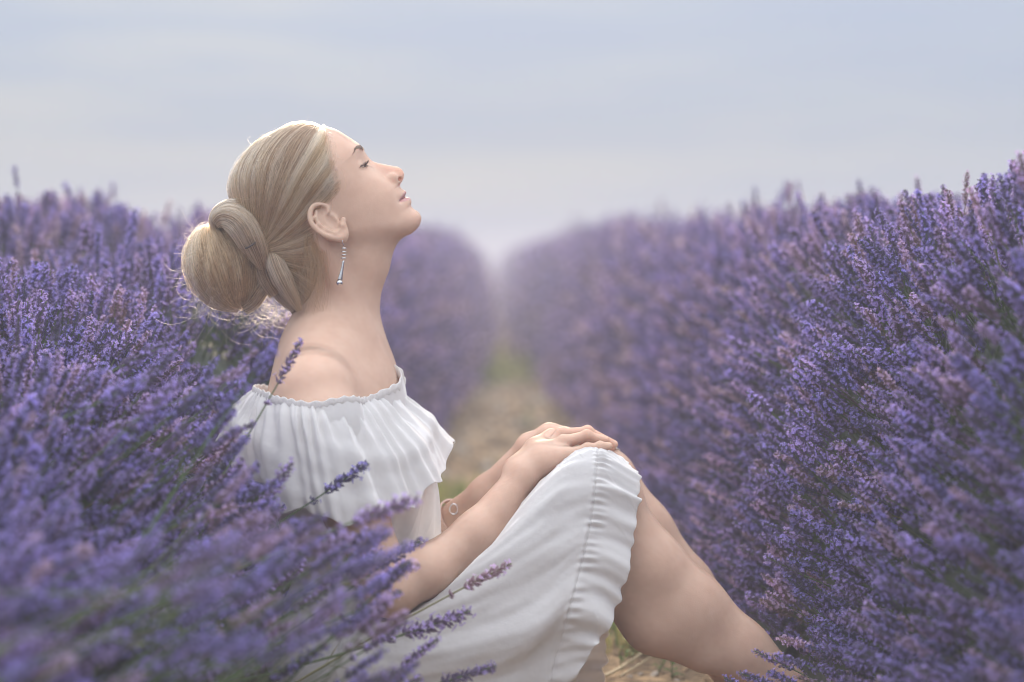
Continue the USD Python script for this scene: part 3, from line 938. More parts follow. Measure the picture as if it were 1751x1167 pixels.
br = UsdGeom.Xform.Define(stage, numbered(str(person.GetPath()), 'bracelet'))
wc = P(781, 891, 0.132)
wa = P(836, 846, 0.090) - P(745, 922, 0.160)
wa /= np.linalg.norm(wa)
wu = np.cross(wa, YY)
wu /= np.linalg.norm(wu)
ww = np.cross(wa, wu)
aa = np.linspace(0, 2 * math.pi, 48, endpoint=False)
ringc = wc + 0.0335 * (np.cos(aa)[:, None] * wu + np.sin(aa)[:, None] * ww)
band = []
for off, rad in ((-0.0048, 0.0345), (-0.0048, 0.0372), (0.0048, 0.0372), (0.0048, 0.0345)):
    band.append(wc + wa * off + rad * (np.cos(aa)[:, None] * wu + np.sin(aa)[:, None] * ww))
bvv = np.stack(band + band[:1], 0)
fb = grid_faces(5, 48, True)
obj('strap', (bvv.reshape(-1, 3), fb[:, ::-1]), LEATHER, br, 40, SEAT)
buckle = P(776, 871, 0.092)
bk = buckle + 0.0075 * (np.cos(aa)[:, None] * np.array([0.75, 0.1, 0.35]) + np.sin(aa)[:, None] * np.array([-0.3, 0.1, 0.95]))
obj('ring', tube(bk, 0.0013, 8, True), SILVER, br, True, SEAT)

# ------------------------------------------------------------------ her dress
def loft(sections, ts, n_a, n_th):
    """sections: (k, m, 3) closed loops; returns an (n_a, n_th, 3) sheet."""
    S = np.asarray(sections, float)
    m = S.shape[1]
    S = np.concatenate([S, S[:, :1]], 1)
    S = CubicSpline(np.linspace(0, 1, m + 1), S, axis=1, bc_type='periodic')(np.linspace(0, 1, n_th, endpoint=False))
    return PchipInterpolator(ts, S, axis=0)(np.linspace(ts[0], ts[-1], n_a))


def normals_of(X):
    du = np.gradient(X, axis=0)
    dv = np.roll(X, -1, 1) - np.roll(X, 1, 1)
    n = np.cross(dv, du)
    return n / np.maximum(np.linalg.norm(n, axis=-1, keepdims=True), 1e-9)


def clear(X, gap, body=body):
    """Cloth lies on the body, never in it."""
    sh = X.shape
    p = X.reshape(-1, 3).copy()
    cell = np.floor(p / 0.07).astype(int)
    _, cell = np.unique(cell, axis=0, return_inverse=True)
    order = np.argsort(cell.ravel(), kind='stable')
    for q in np.split(order, np.flatnonzero(np.diff(cell.ravel()[order])) + 1):
        c, r = p[q].mean(0), 0.08
        if float(body(c[None], c, r)[0]) > r + gap + 0.02:
            continue
        for _ in range(2):
            d = body(p[q], c, r)
            k = q[d < gap]
            if not len(k):
                break
            w, e = p[k], 0.001
            g = np.stack([body(w + np.eye(3)[i] * e, c, r) - body(w - np.eye(3)[i] * e, c, r) for i in range(3)], -1)
            g /= np.maximum(np.linalg.norm(g, axis=-1, keepdims=True), 1e-6)
            p[k] = w + g * (gap - d[d < gap])[:, None]
    return p.reshape(sh)


def sheet(name, X, mat, parent, thick=0.0012):
    """Cloth: the sheet and its inner face, joined along both edges."""
    n, m, _ = X.shape
    N = normals_of(X)
    v = np.concatenate([X.reshape(-1, 3), (X - N * thick).reshape(-1, 3)])
    f = grid_faces(n, m, True)
    g = f[:, ::-1] + n * m
    j = np.arange(m)
    j2 = (j + 1) % m
    e0 = np.stack([j, j + n * m, j2 + n * m, j2], 1)
    b = (n - 1) * m
    e1 = np.stack([b + j, b + j2, b + j2 + n * m, b + j + n * m], 1)
    return obj(name, (v, np.vstack([f, g, e0, e1])), mat, parent, True, SEAT)


def fbm2(a, b, seed, octaves=3):
    r = np.random.default_rng(seed)
    out = 0
    for o in range(octaves):
        for _ in range(4):
            ang, ph = r.uniform(0, 6.28), r.uniform(0, 6.28)
            k = 2 ** o
            out = out + np.sin(k * (a * math.cos(ang) + b * math.sin(ang)) + ph) / (k * 3)
    return out


def ring(cx, py, rx, ry, tilt=0.0, yc=0.0, m=10):
    """A loop round the trunk, in the order of the skirt's loops: front, near front, near ... far front."""
    a = np.linspace(0, 2 * math.pi, m, endpoint=False)
    return [P(cx + rx * math.cos(t), py - tilt * math.cos(t), yc - ry * math.sin(t)) for t in a]


secs = [
    ring(592, 735, 128, 0.158), ring(622, 850, 127, 0.150), ring(634, 930, 119, 0.140), ring(644, 985, 118, 0.140, 4),
    # lap: top, near top, near, near low, low near, low, low far, far low, far, far top
    [P(800, 950, 0), P(745, 985, -.12), P(660, 1040, -.185), P(590, 1100, -.20), P(540, 1160, -.17), P(500, 1165, 0), P(540, 1160, .17), P(590, 1100, .20), P(660, 1040, .185), P(745, 985, .12)],
    [P(880, 880, 0), P(850, 900, -.13), P(790, 990, -.205), P(690, 1130, -.225), P(590, 1215, -.18), P(560, 1222, 0), P(590, 1215, .18), P(690, 1130, .225), P(790, 990, .205), P(850, 900, .13)],
    [P(955, 806, 0), P(935, 812, -.12), P(895, 930, -.195), P(820, 1110, -.235), P(745, 1216, -.20), P(720, 1220, 0), P(745, 1216, .20), P(820, 1090, .235), P(895, 910, .195), P(930, 812, .12)],
    [P(1000, 772, 0), P(985, 776, -.12), P(965, 890, -.180), P(910, 1080, -.225), P(855, 1208, -.20), P(850, 1214, 0), P(870, 1208, .20), P(920, 1060, .215), P(965, 880, .195), P(985, 768, .13)],
    [P(1026, 764, 0.02), P(1022, 772, -.115), P(1012, 880, -.175), P(976, 1030, -.205), P(930, 1195, -.18), P(935, 1205, 0), P(955, 1195, .16), P(985, 1050, .19), P(1010, 870, .185), P(1024, 772, .13)],
    [P(1052, 772, 0.02), P(1088, 803, -.105), P(1095, 905, -.172), P(1042, 1052, -.205), P(985, 1172, -.19), P(1000, 1206, 0), P(1030, 1180, .13), P(1036, 1062, .175), P(1070, 885, .175), P(1058, 788, .13)],
]
ts = [0, 0.11, 0.20, 0.27, 0.38, 0.50, 0.64, 0.78, 0.885, 1.0]
NA, NT = 300, 520
X = loft(secs, ts, NA, NT)
A, T = np.meshgrid(np.linspace(0, 1, NA), np.linspace(0, 1, NT, endpoint=False), indexing='ij')
N = normals_of(X)
th2 = T * 2 * math.pi
sk = np.clip((A - 0.30) / 0.12, 0, 1)
bod = 1 - sk
# soft folds that hang from the knee and the lap, small creases in the bodice
fold = 0.010 * gauss(T - 0.30 - 0.06 * (A - 0.8), 0.022) * np.clip((A - 0.45) / 0.3, 0, 1)
fold += 0.007 * gauss(T - 0.385 + 0.10 * (A - 0.8), 0.018) * np.clip((A - 0.40) / 0.3, 0, 1)
fold -= 0.006 * gauss(T - 0.345, 0.018) * np.clip((A - 0.45) / 0.3, 0, 1)
fold += 0.004 * gauss(T - 0.20 - 0.15 * (A - 0.6), 0.02) * gauss(A - 0.62, 0.2)
cx1 = fbm2(A * 14, np.cos(th2) * 4 + np.sin(th2) * 4, 5)
cx2 = fbm2(A * 9 + np.sin(th2) * 6, np.cos(th2) * 18, 8)
cr = 1 - np.abs(fbm2(A * 30 - T * 40, np.cos(th2) * 9 + A * 12, 33, 2)) * 2.2
creases = np.clip(cr, 0, 1) ** 3 * np.clip(fbm2(A * 8, np.sin(th2) * 7, 34) + 0.35, 0, 1)
disp = 0.0022 * creases * (1 - 0.5 * np.clip((A - 0.885) / 0.1, 0, 1)) + sk * (fold + 0.0042 * cx1 + 0.0020 * cx2 + 0.0015 * np.sin(th2 * 7 + A * 9) * np.clip(A - 0.4, 0, 1)) + bod * (0.004 * np.sin(th2 * 16 + 1.5 * np.sin(A * 20)) * gauss(A - 0.22, 0.10) + 0.003 * cx1)
frill = np.clip((A - 0.885) / 0.115, 0, 1)
seam = gauss(A - 0.887, 0.006)
wr = np.random.default_rng(77)


def wavy(lo, hi, n):
    """An uneven ripple round the hem: whole numbers of waves between lo and hi with random strengths."""
    out = 0
    for k in wr.integers(lo, hi, n):
        out = out + wr.uniform(0.4, 1.0) * np.sin(th2 * k + wr.uniform(0, 6.28))
    return out / n ** 0.5


wave, wave2 = wavy(9, 30, 9), wavy(28, 70, 10)
drift = wavy(3, 9, 4)
topdamp = 1 - 0.9 * gauss(np.minimum(T, 1 - T), 0.12)
disp = disp + topdamp * frill ** 0.8 * (0.0090 * wave + 0.0062 * wave2 * (1 - 0.3 * frill)) - 0.0012 * seam + 0.0006 * gauss(A - 0.875, 0.006) + 0.0026 * gauss(A - 0.90, 0.022) * wavy(60, 120, 12)
X = X + N * disp[..., None]
adv = np.gradient(X, axis=0)
adv /= np.maximum(np.linalg.norm(adv, axis=-1, keepdims=True), 1e-9)
X = X + adv * (frill ** 1.5 * (0.0050 * drift + 0.0028 * wave2))[..., None]
X[..., 2] = np.maximum(X[..., 2], 0.004 + 0.002 * np.sin(th2 * 40))
no_hands = Field()
no_hands.items = [i for i in body.items if i[0] is not hands_]
fr_at = int(0.86 * (NA - 1))
top_ = np.minimum(T, 1 - T)
Xc = X.copy()
Xc[:fr_at] = clear(X[:fr_at], 0.0045)
Xc[fr_at:] = clear(X[fr_at:], 0.0045, no_hands)
D = Xc - X
for _ in range(2):                                                  # the cloth gives way smoothly, without spikes
    Ds = np.stack([gaussian_filter(D[..., i], (4, 6), mode=('nearest', 'wrap')) for i in range(3)], -1)
    big = np.linalg.norm(D, axis=-1, keepdims=True) > np.linalg.norm(Ds, axis=-1, keepdims=True)
    D = np.where(big, 0.35 * D + 0.65 * Ds, Ds)
X = X + D
hip_at = int(0.46 * (NA - 1))
X[:hip_at] = clear(X[:hip_at], 0.003)
split = int(0.887 * (NA - 1))
dress = sheet('dress', X[:split + 1], CLOTH, person)
sheet('hem_frill', X[split:], CLOTH, dress)

# the flounce: gathered on a band that runs below the shoulders, loose at its hem
neck_px = [(663, 661, .010), (656, 669, -.070), (632, 683, -.135), (594, 692, -.185), (548, 695, -.222), (500, 690, -.215), (462, 679, -.160), (440, 670, -.085), (434, 667, 0.0), (446, 664, .09),
           (490, 668, .165), (550, 672, .215), (606, 672, .200), (645, 664, .120)]
hem_px = [(772, 764, .060), (760, 806, -.085), (728, 846, -.175), (672, 877, -.235), (590, 888, -.275), (520, 880, -.270), (462, 850, -.215), (415, 818, -.120), (372, 775, .00), (400, 770, .11),
          (470, 800, .22), (560, 830, .27), (650, 820, .25), (735, 775, .16)]
neck_l, hem_l = np.array([P(*q) for q in neck_px]), np.array([P(*q) for q in hem_px])
mid_l = neck_l * 0.48 + hem_l * 0.52
ctr = mid_l.mean(0)
outw = mid_l - ctr
outw[:, 2] = 0
mid_l = mid_l + outw / np.linalg.norm(outw, axis=1, keepdims=True) * 0.016
q1 = neck_l * 0.86 + hem_l * 0.14
NF, NTF = 130, 760
Fl = loft([neck_l, q1 + (q1 - ctr) * [0.06, 0.06, 0], mid_l, hem_l], [0, 0.14, 0.52, 1], NF, NTF)
A, T = np.meshgrid(np.linspace(0, 1, NF), np.linspace(0, 1, NTF, endpoint=False), indexing='ij')
th2 = T * 2 * math.pi
N = normals_of(Fl)
g1 = np.sin(th2 * 34 + 2.0 * np.sin(th2 * 6 + 0.5) + 1.0 * A)
g2 = np.sin(th2 * 13 + 1.6 * np.sin(th2 * 3 + 2.0))
g3 = np.sin(th2 * 61 + 2.5 * np.sin(th2 * 9))
loose = np.clip((A - 0.03) / 0.3, 0, 1)
dsp = g1 * (0.0024 * gauss(A - 0.16, 0.16) + 0.0020 * loose) + g3 * 0.0014 * gauss(A - 0.12, 0.12) + g2 * 0.0050 * loose * A ** 0.8 + 0.004 * fbm2(A * 7, np.cos(th2) * 7 + np.sin(th2) * 5, 21) * loose
Fl = Fl + N * dsp[..., None]
Fl[..., 2] += (0.006 * np.sin(th2 * 9 + 1) + 0.004 * np.sin(th2 * 17)) * A ** 3
Fl = clear(Fl, 0.006)
flounce = sheet('flounce', Fl, CLOTH, dress)
bl = CubicSpline(np.linspace(0, 1, 15), np.vstack([neck_l, neck_l[:1]]), bc_type='periodic')(np.linspace(0, 1, 320, endpoint=False))
bl = clear(bl, 0.006)
nn = normals_of(np.stack([bl, bl + [0, 0, -0.01]], 0))[0]
tb_ = np.linspace(0, 2 * math.pi, 320, endpoint=False)
rows = []
for a in np.linspace(0, 2 * math.pi, 13):
    rows.append(bl + nn * (0.0020 * math.cos(a) + 0.0009 * np.sin(tb_ * 64 + 2 * np.sin(tb_ * 7)))[:, None] + np.array([0, 0, 1.0]) * ((0.0065 + 0.0012 * np.sin(tb_ * 41 + 3 * np.sin(tb_ * 5)))[:, None] * math.sin(a) - 0.001))
Bn = np.stack(rows, 0)
obj('neck_band', (Bn.reshape(-1, 3), grid_faces(13, 320, True)), CLOTH, dress, True, SEAT)

# ------------------------------------------------------------------ the ground and the lavender rows
def path_x(y):
    return 0.077 - 0.01087 * y


SOIL = look('soil', {
    'geo': ('geometry', {}), 'n1': ('noise_texture', {'scale': 3.2, 'detail': 6.0, 'roughness': 0.65}), 'n2': ('noise_texture', {'scale': 60.0, 'detail': 4.0}),
    'ramp': ('rgb_ramp', {'ramp': [(0.3, (0.27, 0.185, 0.115)), (0.5, (0.41, 0.295, 0.185)), (0.7, (0.53, 0.41, 0.27))]}),
    'ramp2': ('rgb_ramp', {'ramp': [(0.35, (0.6, 0.6, 0.6)), (0.65, (1.15, 1.12, 1.05))]}), 'mul': ('mix', {'mix_type': 'multiply', 'fac': 1.0}),
    'bump': ('bump', {'strength': 0.8, 'distance': 0.02}), 'p': ('principled_bsdf', {'roughness': 0.95, 'specular_ior_level': 0.1}),
}, [('geo.position', 'n1.vector'), ('geo.position', 'n2.vector'), ('n1.fac', 'ramp.fac'), ('n2.fac', 'ramp2.fac'), ('ramp.color', 'mul.color1'), ('ramp2.color', 'mul.color2'),
    ('mul.color', 'p.base_color'), ('n2.fac', 'bump.height'), ('bump.normal', 'p.normal')], surface='p.BSDF')
EXT = 140.0
near = np.linspace(-4, 9, 140)
gx = np.concatenate([[-EXT, -60, -25, -12, -7], np.linspace(-5, 5, 120), [7, 12, 25, 60, EXT]])
gy = np.concatenate([[-EXT, -60, -25, -12, -7], near, [11, 14, 19, 30, 60, EXT]])
GX, GY = np.meshgrid(gx, gy, indexing='ij')
gp = np.stack([GX, GY, np.zeros_like(GX)], -1)
GZ = 0.022 * (meshkit.noise(gp.reshape(-1, 3) * 3.0, 4) - 0.3).reshape(GX.shape) + 0.012 * meshkit.noise(gp.reshape(-1, 3) * 11.0, 5).reshape(GX.shape) - 0.02
GZ[(np.abs(GX) > 5.1) | (GY > 9.2) | (GY < -4.1)] = -0.02
gp[..., 2] = GZ
tag(obj('ground', (gp.reshape(-1, 3), grid_faces(len(gx), len(gy), False)), SOIL, smooth=True), kind='structure')


def plant_look(name, nodes, links, col, trans=0.3):
    nodes = {**nodes, 'p': ('principled_bsdf', {'roughness': 0.75, 'specular_ior_level': 0.2}), 't': ('translucent_bsdf', {}), 'm': ('mix_closure', {'fac': trans})}
    return look(name, nodes, links + [(col, 'p.base_color'), (col, 't.color'), ('p.BSDF', 'm.closure1'), ('t.BSDF', 'm.closure2')], surface='m.closure')


def bloom_look(name, petals):
    return plant_look(name, {
    'kind': ('attribute', {'attribute': 'tone'}), 'oi': ('object_info', {}),
    'calyx': ('rgb_ramp', {'ramp': [(0.0, (0.21, 0.185, 0.32)), (0.4, (0.25, 0.21, 0.355)), (0.75, (0.31, 0.235, 0.36)), (0.9, (0.40, 0.28, 0.36)), (1.0, (0.50, 0.36, 0.38))]}),
    'petal': ('rgb_ramp', {'ramp': petals}),
    'stem': ('rgb_ramp', {'ramp': [(0.0, (0.17, 0.25, 0.12)), (0.6, (0.22, 0.29, 0.15)), (0.90, (0.25, 0.29, 0.16)), (1.0, (0.40, 0.32, 0.19))]}),
    's1': ('math', {'math_type': 'greater_than', 'value2': 0.25}), 's2': ('math', {'math_type': 'greater_than', 'value2': 0.75}),
    'm1': ('mix', {}), 'm2': ('mix', {}),
    'var': ('map_range', {'from_min': 0.0, 'from_max': 1.0, 'to_min': 0.8, 'to_max': 1.2}), 'fr': ('math', {'math_type': 'fraction'}), 'x7': ('math', {'math_type': 'multiply', 'value2': 7.31}),
    'sc': ('vector_math', {'math_type': 'scale'}),
}, [('oi.random', 'calyx.fac'), ('oi.random', 'petal.fac'), ('oi.random', 'stem.fac'), ('kind.fac', 's1.value1'), ('kind.fac', 's2.value1'), ('s1.value', 'm1.fac'), ('s2.value', 'm2.fac'),
    ('stem.color', 'm1.color1'), ('calyx.color', 'm1.color2'), ('m1.color', 'm2.color1'), ('petal.color', 'm2.color2'),
    ('oi.random', 'x7.value1'), ('x7.value', 'fr.value1'), ('fr.value', 'var.value'), ('m2.color', 'sc.vector1'), ('var.result', 'sc.scale')], 'sc.vector', 0.4)


LAVENDER = bloom_look('lavender_bloom', [(0.0, (0.40, 0.345, 0.80)), (0.55, (0.48, 0.385, 0.83)), (0.82, (0.60, 0.45, 0.82)), (1.0, (0.76, 0.57, 0.82))])
PINKISH = bloom_look('fading_lavender_bloom', [(0.0, (0.46, 0.36, 0.84)), (0.4, (0.58, 0.42, 0.84)), (0.75, (0.78, 0.55, 0.80)), (1.0, (0.95, 0.76, 0.80))])  # pink of low sunlight put into the petal colour of the farther spikes
FOLIAGE = plant_look('lavender_foliage', {
    'geo': ('geometry', {}), 'n': ('noise_texture', {'scale': 30.0, 'detail': 4.0}),
    'ramp': ('rgb_ramp', {'ramp': [(0.3, (0.08, 0.095, 0.07)), (0.55, (0.13, 0.15, 0.11)), (0.75, (0.16, 0.15, 0.19))]}),
}, [('geo.position', 'n.vector'), ('n.fac', 'ramp.fac')], 'ramp.color', 0.15)
GRASS = plant_look('grass_blade', {'oi': ('object_info', {}), 'ramp': ('rgb_ramp', {'ramp': [(0.0, (0.20, 0.28, 0.07)), (0.5, (0.32, 0.37, 0.11)), (0.75, (0.45, 0.41, 0.17)), (1.0, (0.52, 0.43, 0.25))]})}, [('oi.random', 'ramp.fac')], 'ramp.color', 0.35)


def stack(parts):
    v, f, t, at = [], [], [], 0
    for pv, pf, tone in parts:
        pf = np.asarray(pf)
        if pf.shape[1] == 4:
            pf = np.vstack([pf[:, [0, 1, 2]], pf[:, [0, 2, 3]]])
        v.append(pv)
        f.append(pf + at)
        t.append(np.full(len(pv), tone))
        at += len(pv)
    return np.vstack(v), np.vstack(f), np.concatenate(t)


def frame_of(d):
    d = d / np.linalg.norm(d)
    u = np.cross(d, [0.31, 0.87, 0.38])
    u /= np.linalg.norm(u)
    return d, u, np.cross(d, u)


def spindle(a, d, length, r, sides=4):
    d, u, w = frame_of(d)
    k = np.linspace(0, 2 * math.pi, sides, endpoint=False)
    rim = a + d * length * 0.6 + r * (np.cos(k)[:, None] * u + np.sin(k)[:, None] * w)
    v = np.vstack([a, rim, a + d * length])
    i = np.arange(sides)
    j = (i + 1) % sides
    return v, np.vstack([np.stack([i * 0, 1 + j, 1 + i], 1), np.stack([i * 0 + sides + 1, 1 + i, 1 + j], 1)])


def make_spike(seed, length=0.062, stem=0.30, bloom=0.5):
    """A lavender spike along +z with its tip at the origin: whorls of calyces, open florets, and the stem below."""
    r = np.random.default_rng(seed)
    parts = []
    bend = r.normal(0, 0.010, 2)

    def mid(z):
        s = np.clip(-z / (stem + length), 0, 1)
        return np.array([bend[0] * 3.5 * s * s, bend[1] * 3.5 * s * s, z])
    zs = list(np.linspace(-0.003, -length * 0.9, 11)) + [-length * (1.12 + 0.3 * r.uniform())]
    for i, z in enumerate(zs):
        fat = np.interp(i / 11, [0, 0.2, 0.7, 1], [0.6, 0.9, 1.05, 0.8])
        n = int(round(np.interp(i / 11, [0, 0.3, 1], [6, 8, 8])))
        ph = r.uniform(0, 6.28)
        for k in range(n):
            a = ph + 2 * math.pi * k / n + r.normal(0, 0.25)
            up = r.uniform(0.5, 1.9)
            d = np.array([math.cos(a), math.sin(a), up])
            L = 0.0078 * fat * r.uniform(0.75, 1.25)
            p0 = mid(z - 0.003 + r.normal(0, 0.0012)) + np.array([math.cos(a), math.sin(a), 0]) * 0.0008
            parts.append((*spindle(p0, d, L, 0.00155 * fat), 0.5))
            if r.uniform() < bloom * (0.45 if i in (0, 11) else 0.65):
                d = d / np.linalg.norm(d)
                c = p0 + d * (L + 0.0003)
                _, u, w = frame_of(d + r.normal(0, 0.35, 3))
                pv, pf = [], []
                for q in range(5):
                    b = q * 1.2566 + r.uniform(0, 0.4)
                    e = u * math.cos(b) + w * math.sin(b)
                    g = np.cross(d, e)
                    R = 0.0028 * r.uniform(0.75, 1.25)
                    at = len(pv) * 1
                    pv += [c, c + e * R * 0.7 + g * R * 0.40 + d * R * 0.35, c + e * R + d * R * 0.15, c + e * R * 0.7 - g * R * 0.40 + d * R * 0.35]
                    pf.append([at, at + 1, at + 2, at + 3])
                parts.append((np.array(pv), np.array(pf), 1.0))
    zz = np.linspace(-0.002, -(stem + length), 7)
    tv, tf = tube([mid(z) for z in zz], np.interp(zz, [-(stem + length), 0], [0.0016, 0.0009]), 4)
    parts.append((tv, tf, 0.0))
    for z in (-length * 1.2, -length - 0.16):                    # a pair of narrow leaves on the stem
        for s in (-1, 1):
            a = r.uniform(0, 6.28) if s < 0 else a + math.pi
            e = np.array([math.cos(a), math.sin(a), 1.5])
            e /= np.linalg.norm(e)
            g = np.array([-math.sin(a), math.cos(a), 0])
            L = 0.006 if z > -0.1 else 0.028
            b = mid(z)
            parts.append((np.array([b, b + e * L * 0.5 + g * L * 0.08, b + e * L, b + e * L * 0.5 - g * L * 0.08]), np.array([[0, 1, 2, 3]]), 0.0))
    return stack(parts)


N_SPIKES = 6


def spike_class(path, v, f, t, mat):
    stage.CreateClassPrim(path)
    prim = stage.GetPrimAtPath(path)
    prim.SetTypeName('Mesh')
    m = UsdGeom.Mesh(prim)
    m.CreatePointsAttr(Vt.Vec3fArray.FromNumpy(v.astype(np.float32)))
    m.CreateFaceVertexCountsAttr(Vt.IntArray.FromNumpy(np.full(len(f), 3, np.int32)))
    m.CreateFaceVertexIndicesAttr(Vt.IntArray.FromNumpy(f.astype(np.int32).ravel()))
    m.CreateSubdivisionSchemeAttr('none')
    primvar(m, 'tone', t)
    UsdShade.MaterialBindingAPI.Apply(prim).Bind(mat)
    return path


near_spikes, faded_spikes = [], []
for k in range(N_SPIKES):
    v, f, t = make_spike(100 + k, length=[0.058, 0.066, 0.050, 0.072, 0.060, 0.064][k], bloom=[0.55, 0.4, 0.7, 0.5, 0.3, 0.9][k])
    near_spikes.append(spike_class(f'/World/lavender_spike_pattern_{k + 1:03d}', v, f, t, LAVENDER))
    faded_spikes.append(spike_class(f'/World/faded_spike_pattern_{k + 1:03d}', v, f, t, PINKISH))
print('spike triangles', len(f))


def pose(tips, dirs, scale, rng):
    """4 x 4 row matrices that put a spike's tip at TIPS with its axis along DIRS."""
    n = len(tips)
    d = dirs / np.linalg.norm(dirs, axis=1, keepdims=True)
    u = np.cross(d, rng.normal(0, 1, (n, 3)))
    u /= np.linalg.norm(u, axis=1, keepdims=True)
    w = np.cross(d, u)
    M = np.zeros((n, 4, 4))
    M[:, 0, :3], M[:, 1, :3], M[:, 2, :3] = u * scale[:, None], w * scale[:, None], d * scale[:, None]
    M[:, 3, :3] = tips
    M[:, 3, 3] = 1
    return M


def quats(M, scale):
    R = M[:, :3, :3] / scale[:, None, None]
    from scipy.spatial.transform import Rotation
    q = Rotation.from_matrix(R.transpose(0, 2, 1)).as_quat()
    return [Gf.Quath(float(a[3]), float(a[0]), float(a[1]), float(a[2])) for a in q]


def instancer(name, parent, M, scale, which, origin, protos, kind='stuff'):
    parent = str(parent.GetPath()) if hasattr(parent, 'GetPath') else parent
    pi = UsdGeom.PointInstancer.Define(stage, numbered(parent, name))
    rel = pi.CreatePrototypesRel()
    for k, src in enumerate(protos):
        pr = stage.DefinePrim(f'{pi.GetPath()}/pattern_{k + 1:03d}')
        pr.GetReferences().AddInternalReference(src)
        rel.AddTarget(pr.GetPath())
    pi.CreateProtoIndicesAttr(Vt.IntArray.FromNumpy(which.astype(np.int32)))
    pi.CreatePositionsAttr(Vt.Vec3fArray.FromNumpy((M[:, 3, :3] - origin).astype(np.float32)))
    pi.CreateOrientationsAttr(Vt.QuathArray(quats(M, scale)))
    pi.CreateScalesAttr(Vt.Vec3fArray.FromNumpy(np.repeat(scale[:, None], 3, 1).astype(np.float32)))
    if kind:
        tag(pi, kind=kind)
    return pi


prof_u = np.array([0.20, 0.225, 0.27, 0.33, 0.41, 0.53, 0.72, 0.93, 1.13, 1.30, 1.41, 1.45])
prof_h = np.array([0.0, 0.20, 0.45, 0.66, 0.80, 0.865, 0.89, 0.87, 0.78, 0.55, 0.25, 0.0])
sl = np.concatenate([[0], np.cumsum(np.hypot(np.diff(prof_u), np.diff(prof_h)))])
su, sh = CubicSpline(sl, prof_u), CubicSpline(sl, prof_h)


def to_px(p):
    s = CAM_D / np.maximum(p[..., 1] + CAM_D, 0.05)
    return MIDX + p[..., 0] * PPM * s, HORIZON - (p[..., 2] - CAM_Z) * PPM * s


keep_px = np.array([(300, 200), (740, 190), (740, 420), (664, 450), (662, 650), (790, 755), (930, 715), (1060, 725), (1105, 800), (1345, 1100), (1330, 1180), (740, 1180), (745, 1120), (790, 1040),
                    (750, 985), (735, 910), (690, 850), (560, 800), (450, 790), (436, 700), (430, 600), (390, 545), (310, 500)], float)


def in_poly(x, y, poly):
    inn = np.zeros(x.shape, bool)
    for i in range(len(poly)):
        a, b = poly[i - 1], poly[i]
        if a[1] != b[1]:
            inn ^= ((a[1] > y) != (b[1] > y)) & (x < a[0] + (y - a[1]) * (b[0] - a[0]) / (b[1] - a[1]))
    return inn


room = [cone(P(580, 420, 0), P(570, 600, 0), 0.15, 0.10), cone(P(590, 690, 0), P(600, 1120, 0), 0.165, 0.19), cone(P(600, 1120, 0), P(1030, 850, 0), 0.21, 0.18), cone(P(400, 450, 0), P(560, 330, 0), 0.10, 0.12),
        cone(P(1030, 860, -.09), P(1380, 1200, -.08), 0.085, 0.06), cone(P(1030, 830, .095), P(1310, 1210, .11), 0.08, 0.06), cone(P(1340, 1205, -.08), P(1540, 1225, -.08), 0.05, 0.04), cone(P(1300, 1205, .11), P(1500, 1225, .11), 0.05, 0.04),
        cone(P(820, 1000, 0), P(800, 1200, 0), 0.20, 0.25)]


def blocked(tips, dirs, scale):
    """Whether a spike would stand in the woman, or between her and the camera where the photograph shows her free."""
    bad = np.zeros(len(tips), bool)
    for back in (0.0, 0.03, 0.065, 0.12, 0.18, 0.25):
        p = tips - dirs * (back * scale)[:, None]
        for k, f in enumerate(room):
            bad |= f(p) < (0.0 if back < 0.1 else -0.03)
        if back < 0.1:
            x, y = to_px(p)
            m = in_poly(x, y, keep_px) & (p[:, 1] < 0.02)
            bad |= m
    return bad


def bush_spikes(side, y0, y1, density, scale0, hf, inner, rng, lean=0.0, edge=0.5):
    """Spikes over the mound of one bush; SIDE is -1 for the left row and 1 for the right."""
    n = int(density * (y1 - y0) * sl[-1])
    s = sl[-1] * np.clip(rng.beta(1.0, 1.35, n), 0, 1)
    y = rng.uniform(y0 - 0.06, y1 + 0.06, n)
    w = (y - (y0 + y1) / 2) / ((y1 - y0) / 2)
    dome = 1 - edge * 0.16 * w ** 2
    du, dh = su(s, 1), sh(s, 1)
    nu, nh = -dh, du
    ln = np.hypot(nu, nh)
    nu, nh = nu / ln, nh / ln
    depth = rng.gamma(1.3, 0.05, n) - 0.03
    u = su(s) - nu * depth
    h = (sh(s) - nh * depth) * hf * dome
    u = inner + (u - 0.2) * (1.45 - inner) / 1.25
    u = u + 0.03 * (1 - dome) / 0.16 * np.sign(0.8 - u)
    tips = np.stack([path_x(y) + side * u, y, h + 0.02], -1)
    d = np.stack([side * (nu * 0.85), 0.30 * w * edge + rng.normal(0, 0.15, n) - 0.16, nh * 0.9 + 0.34 + lean], -1)
    d[:, 0] += rng.normal(0, 0.13, n)
    d[:, 2] += rng.normal(0, 0.11, n)
    q = tips * 6.5
    c1, c2, c3 = (meshkit.noise(q + 17.0 * k, 90 + k) * 2 - 1 for k in range(3))       # neighbours lean together
    d[:, 0] += 0.30 * c1
    d[:, 1] += 0.25 * c2
    tips[:, 2] += 0.035 * c3 * np.clip(tips[:, 2] / 0.6, 0, 1)
    tall = rng.uniform(size=n) < 0.025
    tips[tall] += d[tall] * 0.05
    d /= np.linalg.norm(d, axis=1, keepdims=True)
    d[:, 2] = np.maximum(d[:, 2], 0.05)
    scale = scale0 * rng.uniform(0.8, 1.25, n)
    ok = (tips[:, 2] > 0.10) & ~blocked(tips, d, scale)
    ok &= np.linalg.norm(tips - [0, -CAM_D, CAM_Z], axis=1) > 0.9
    return tips[ok], d[ok], scale[ok]


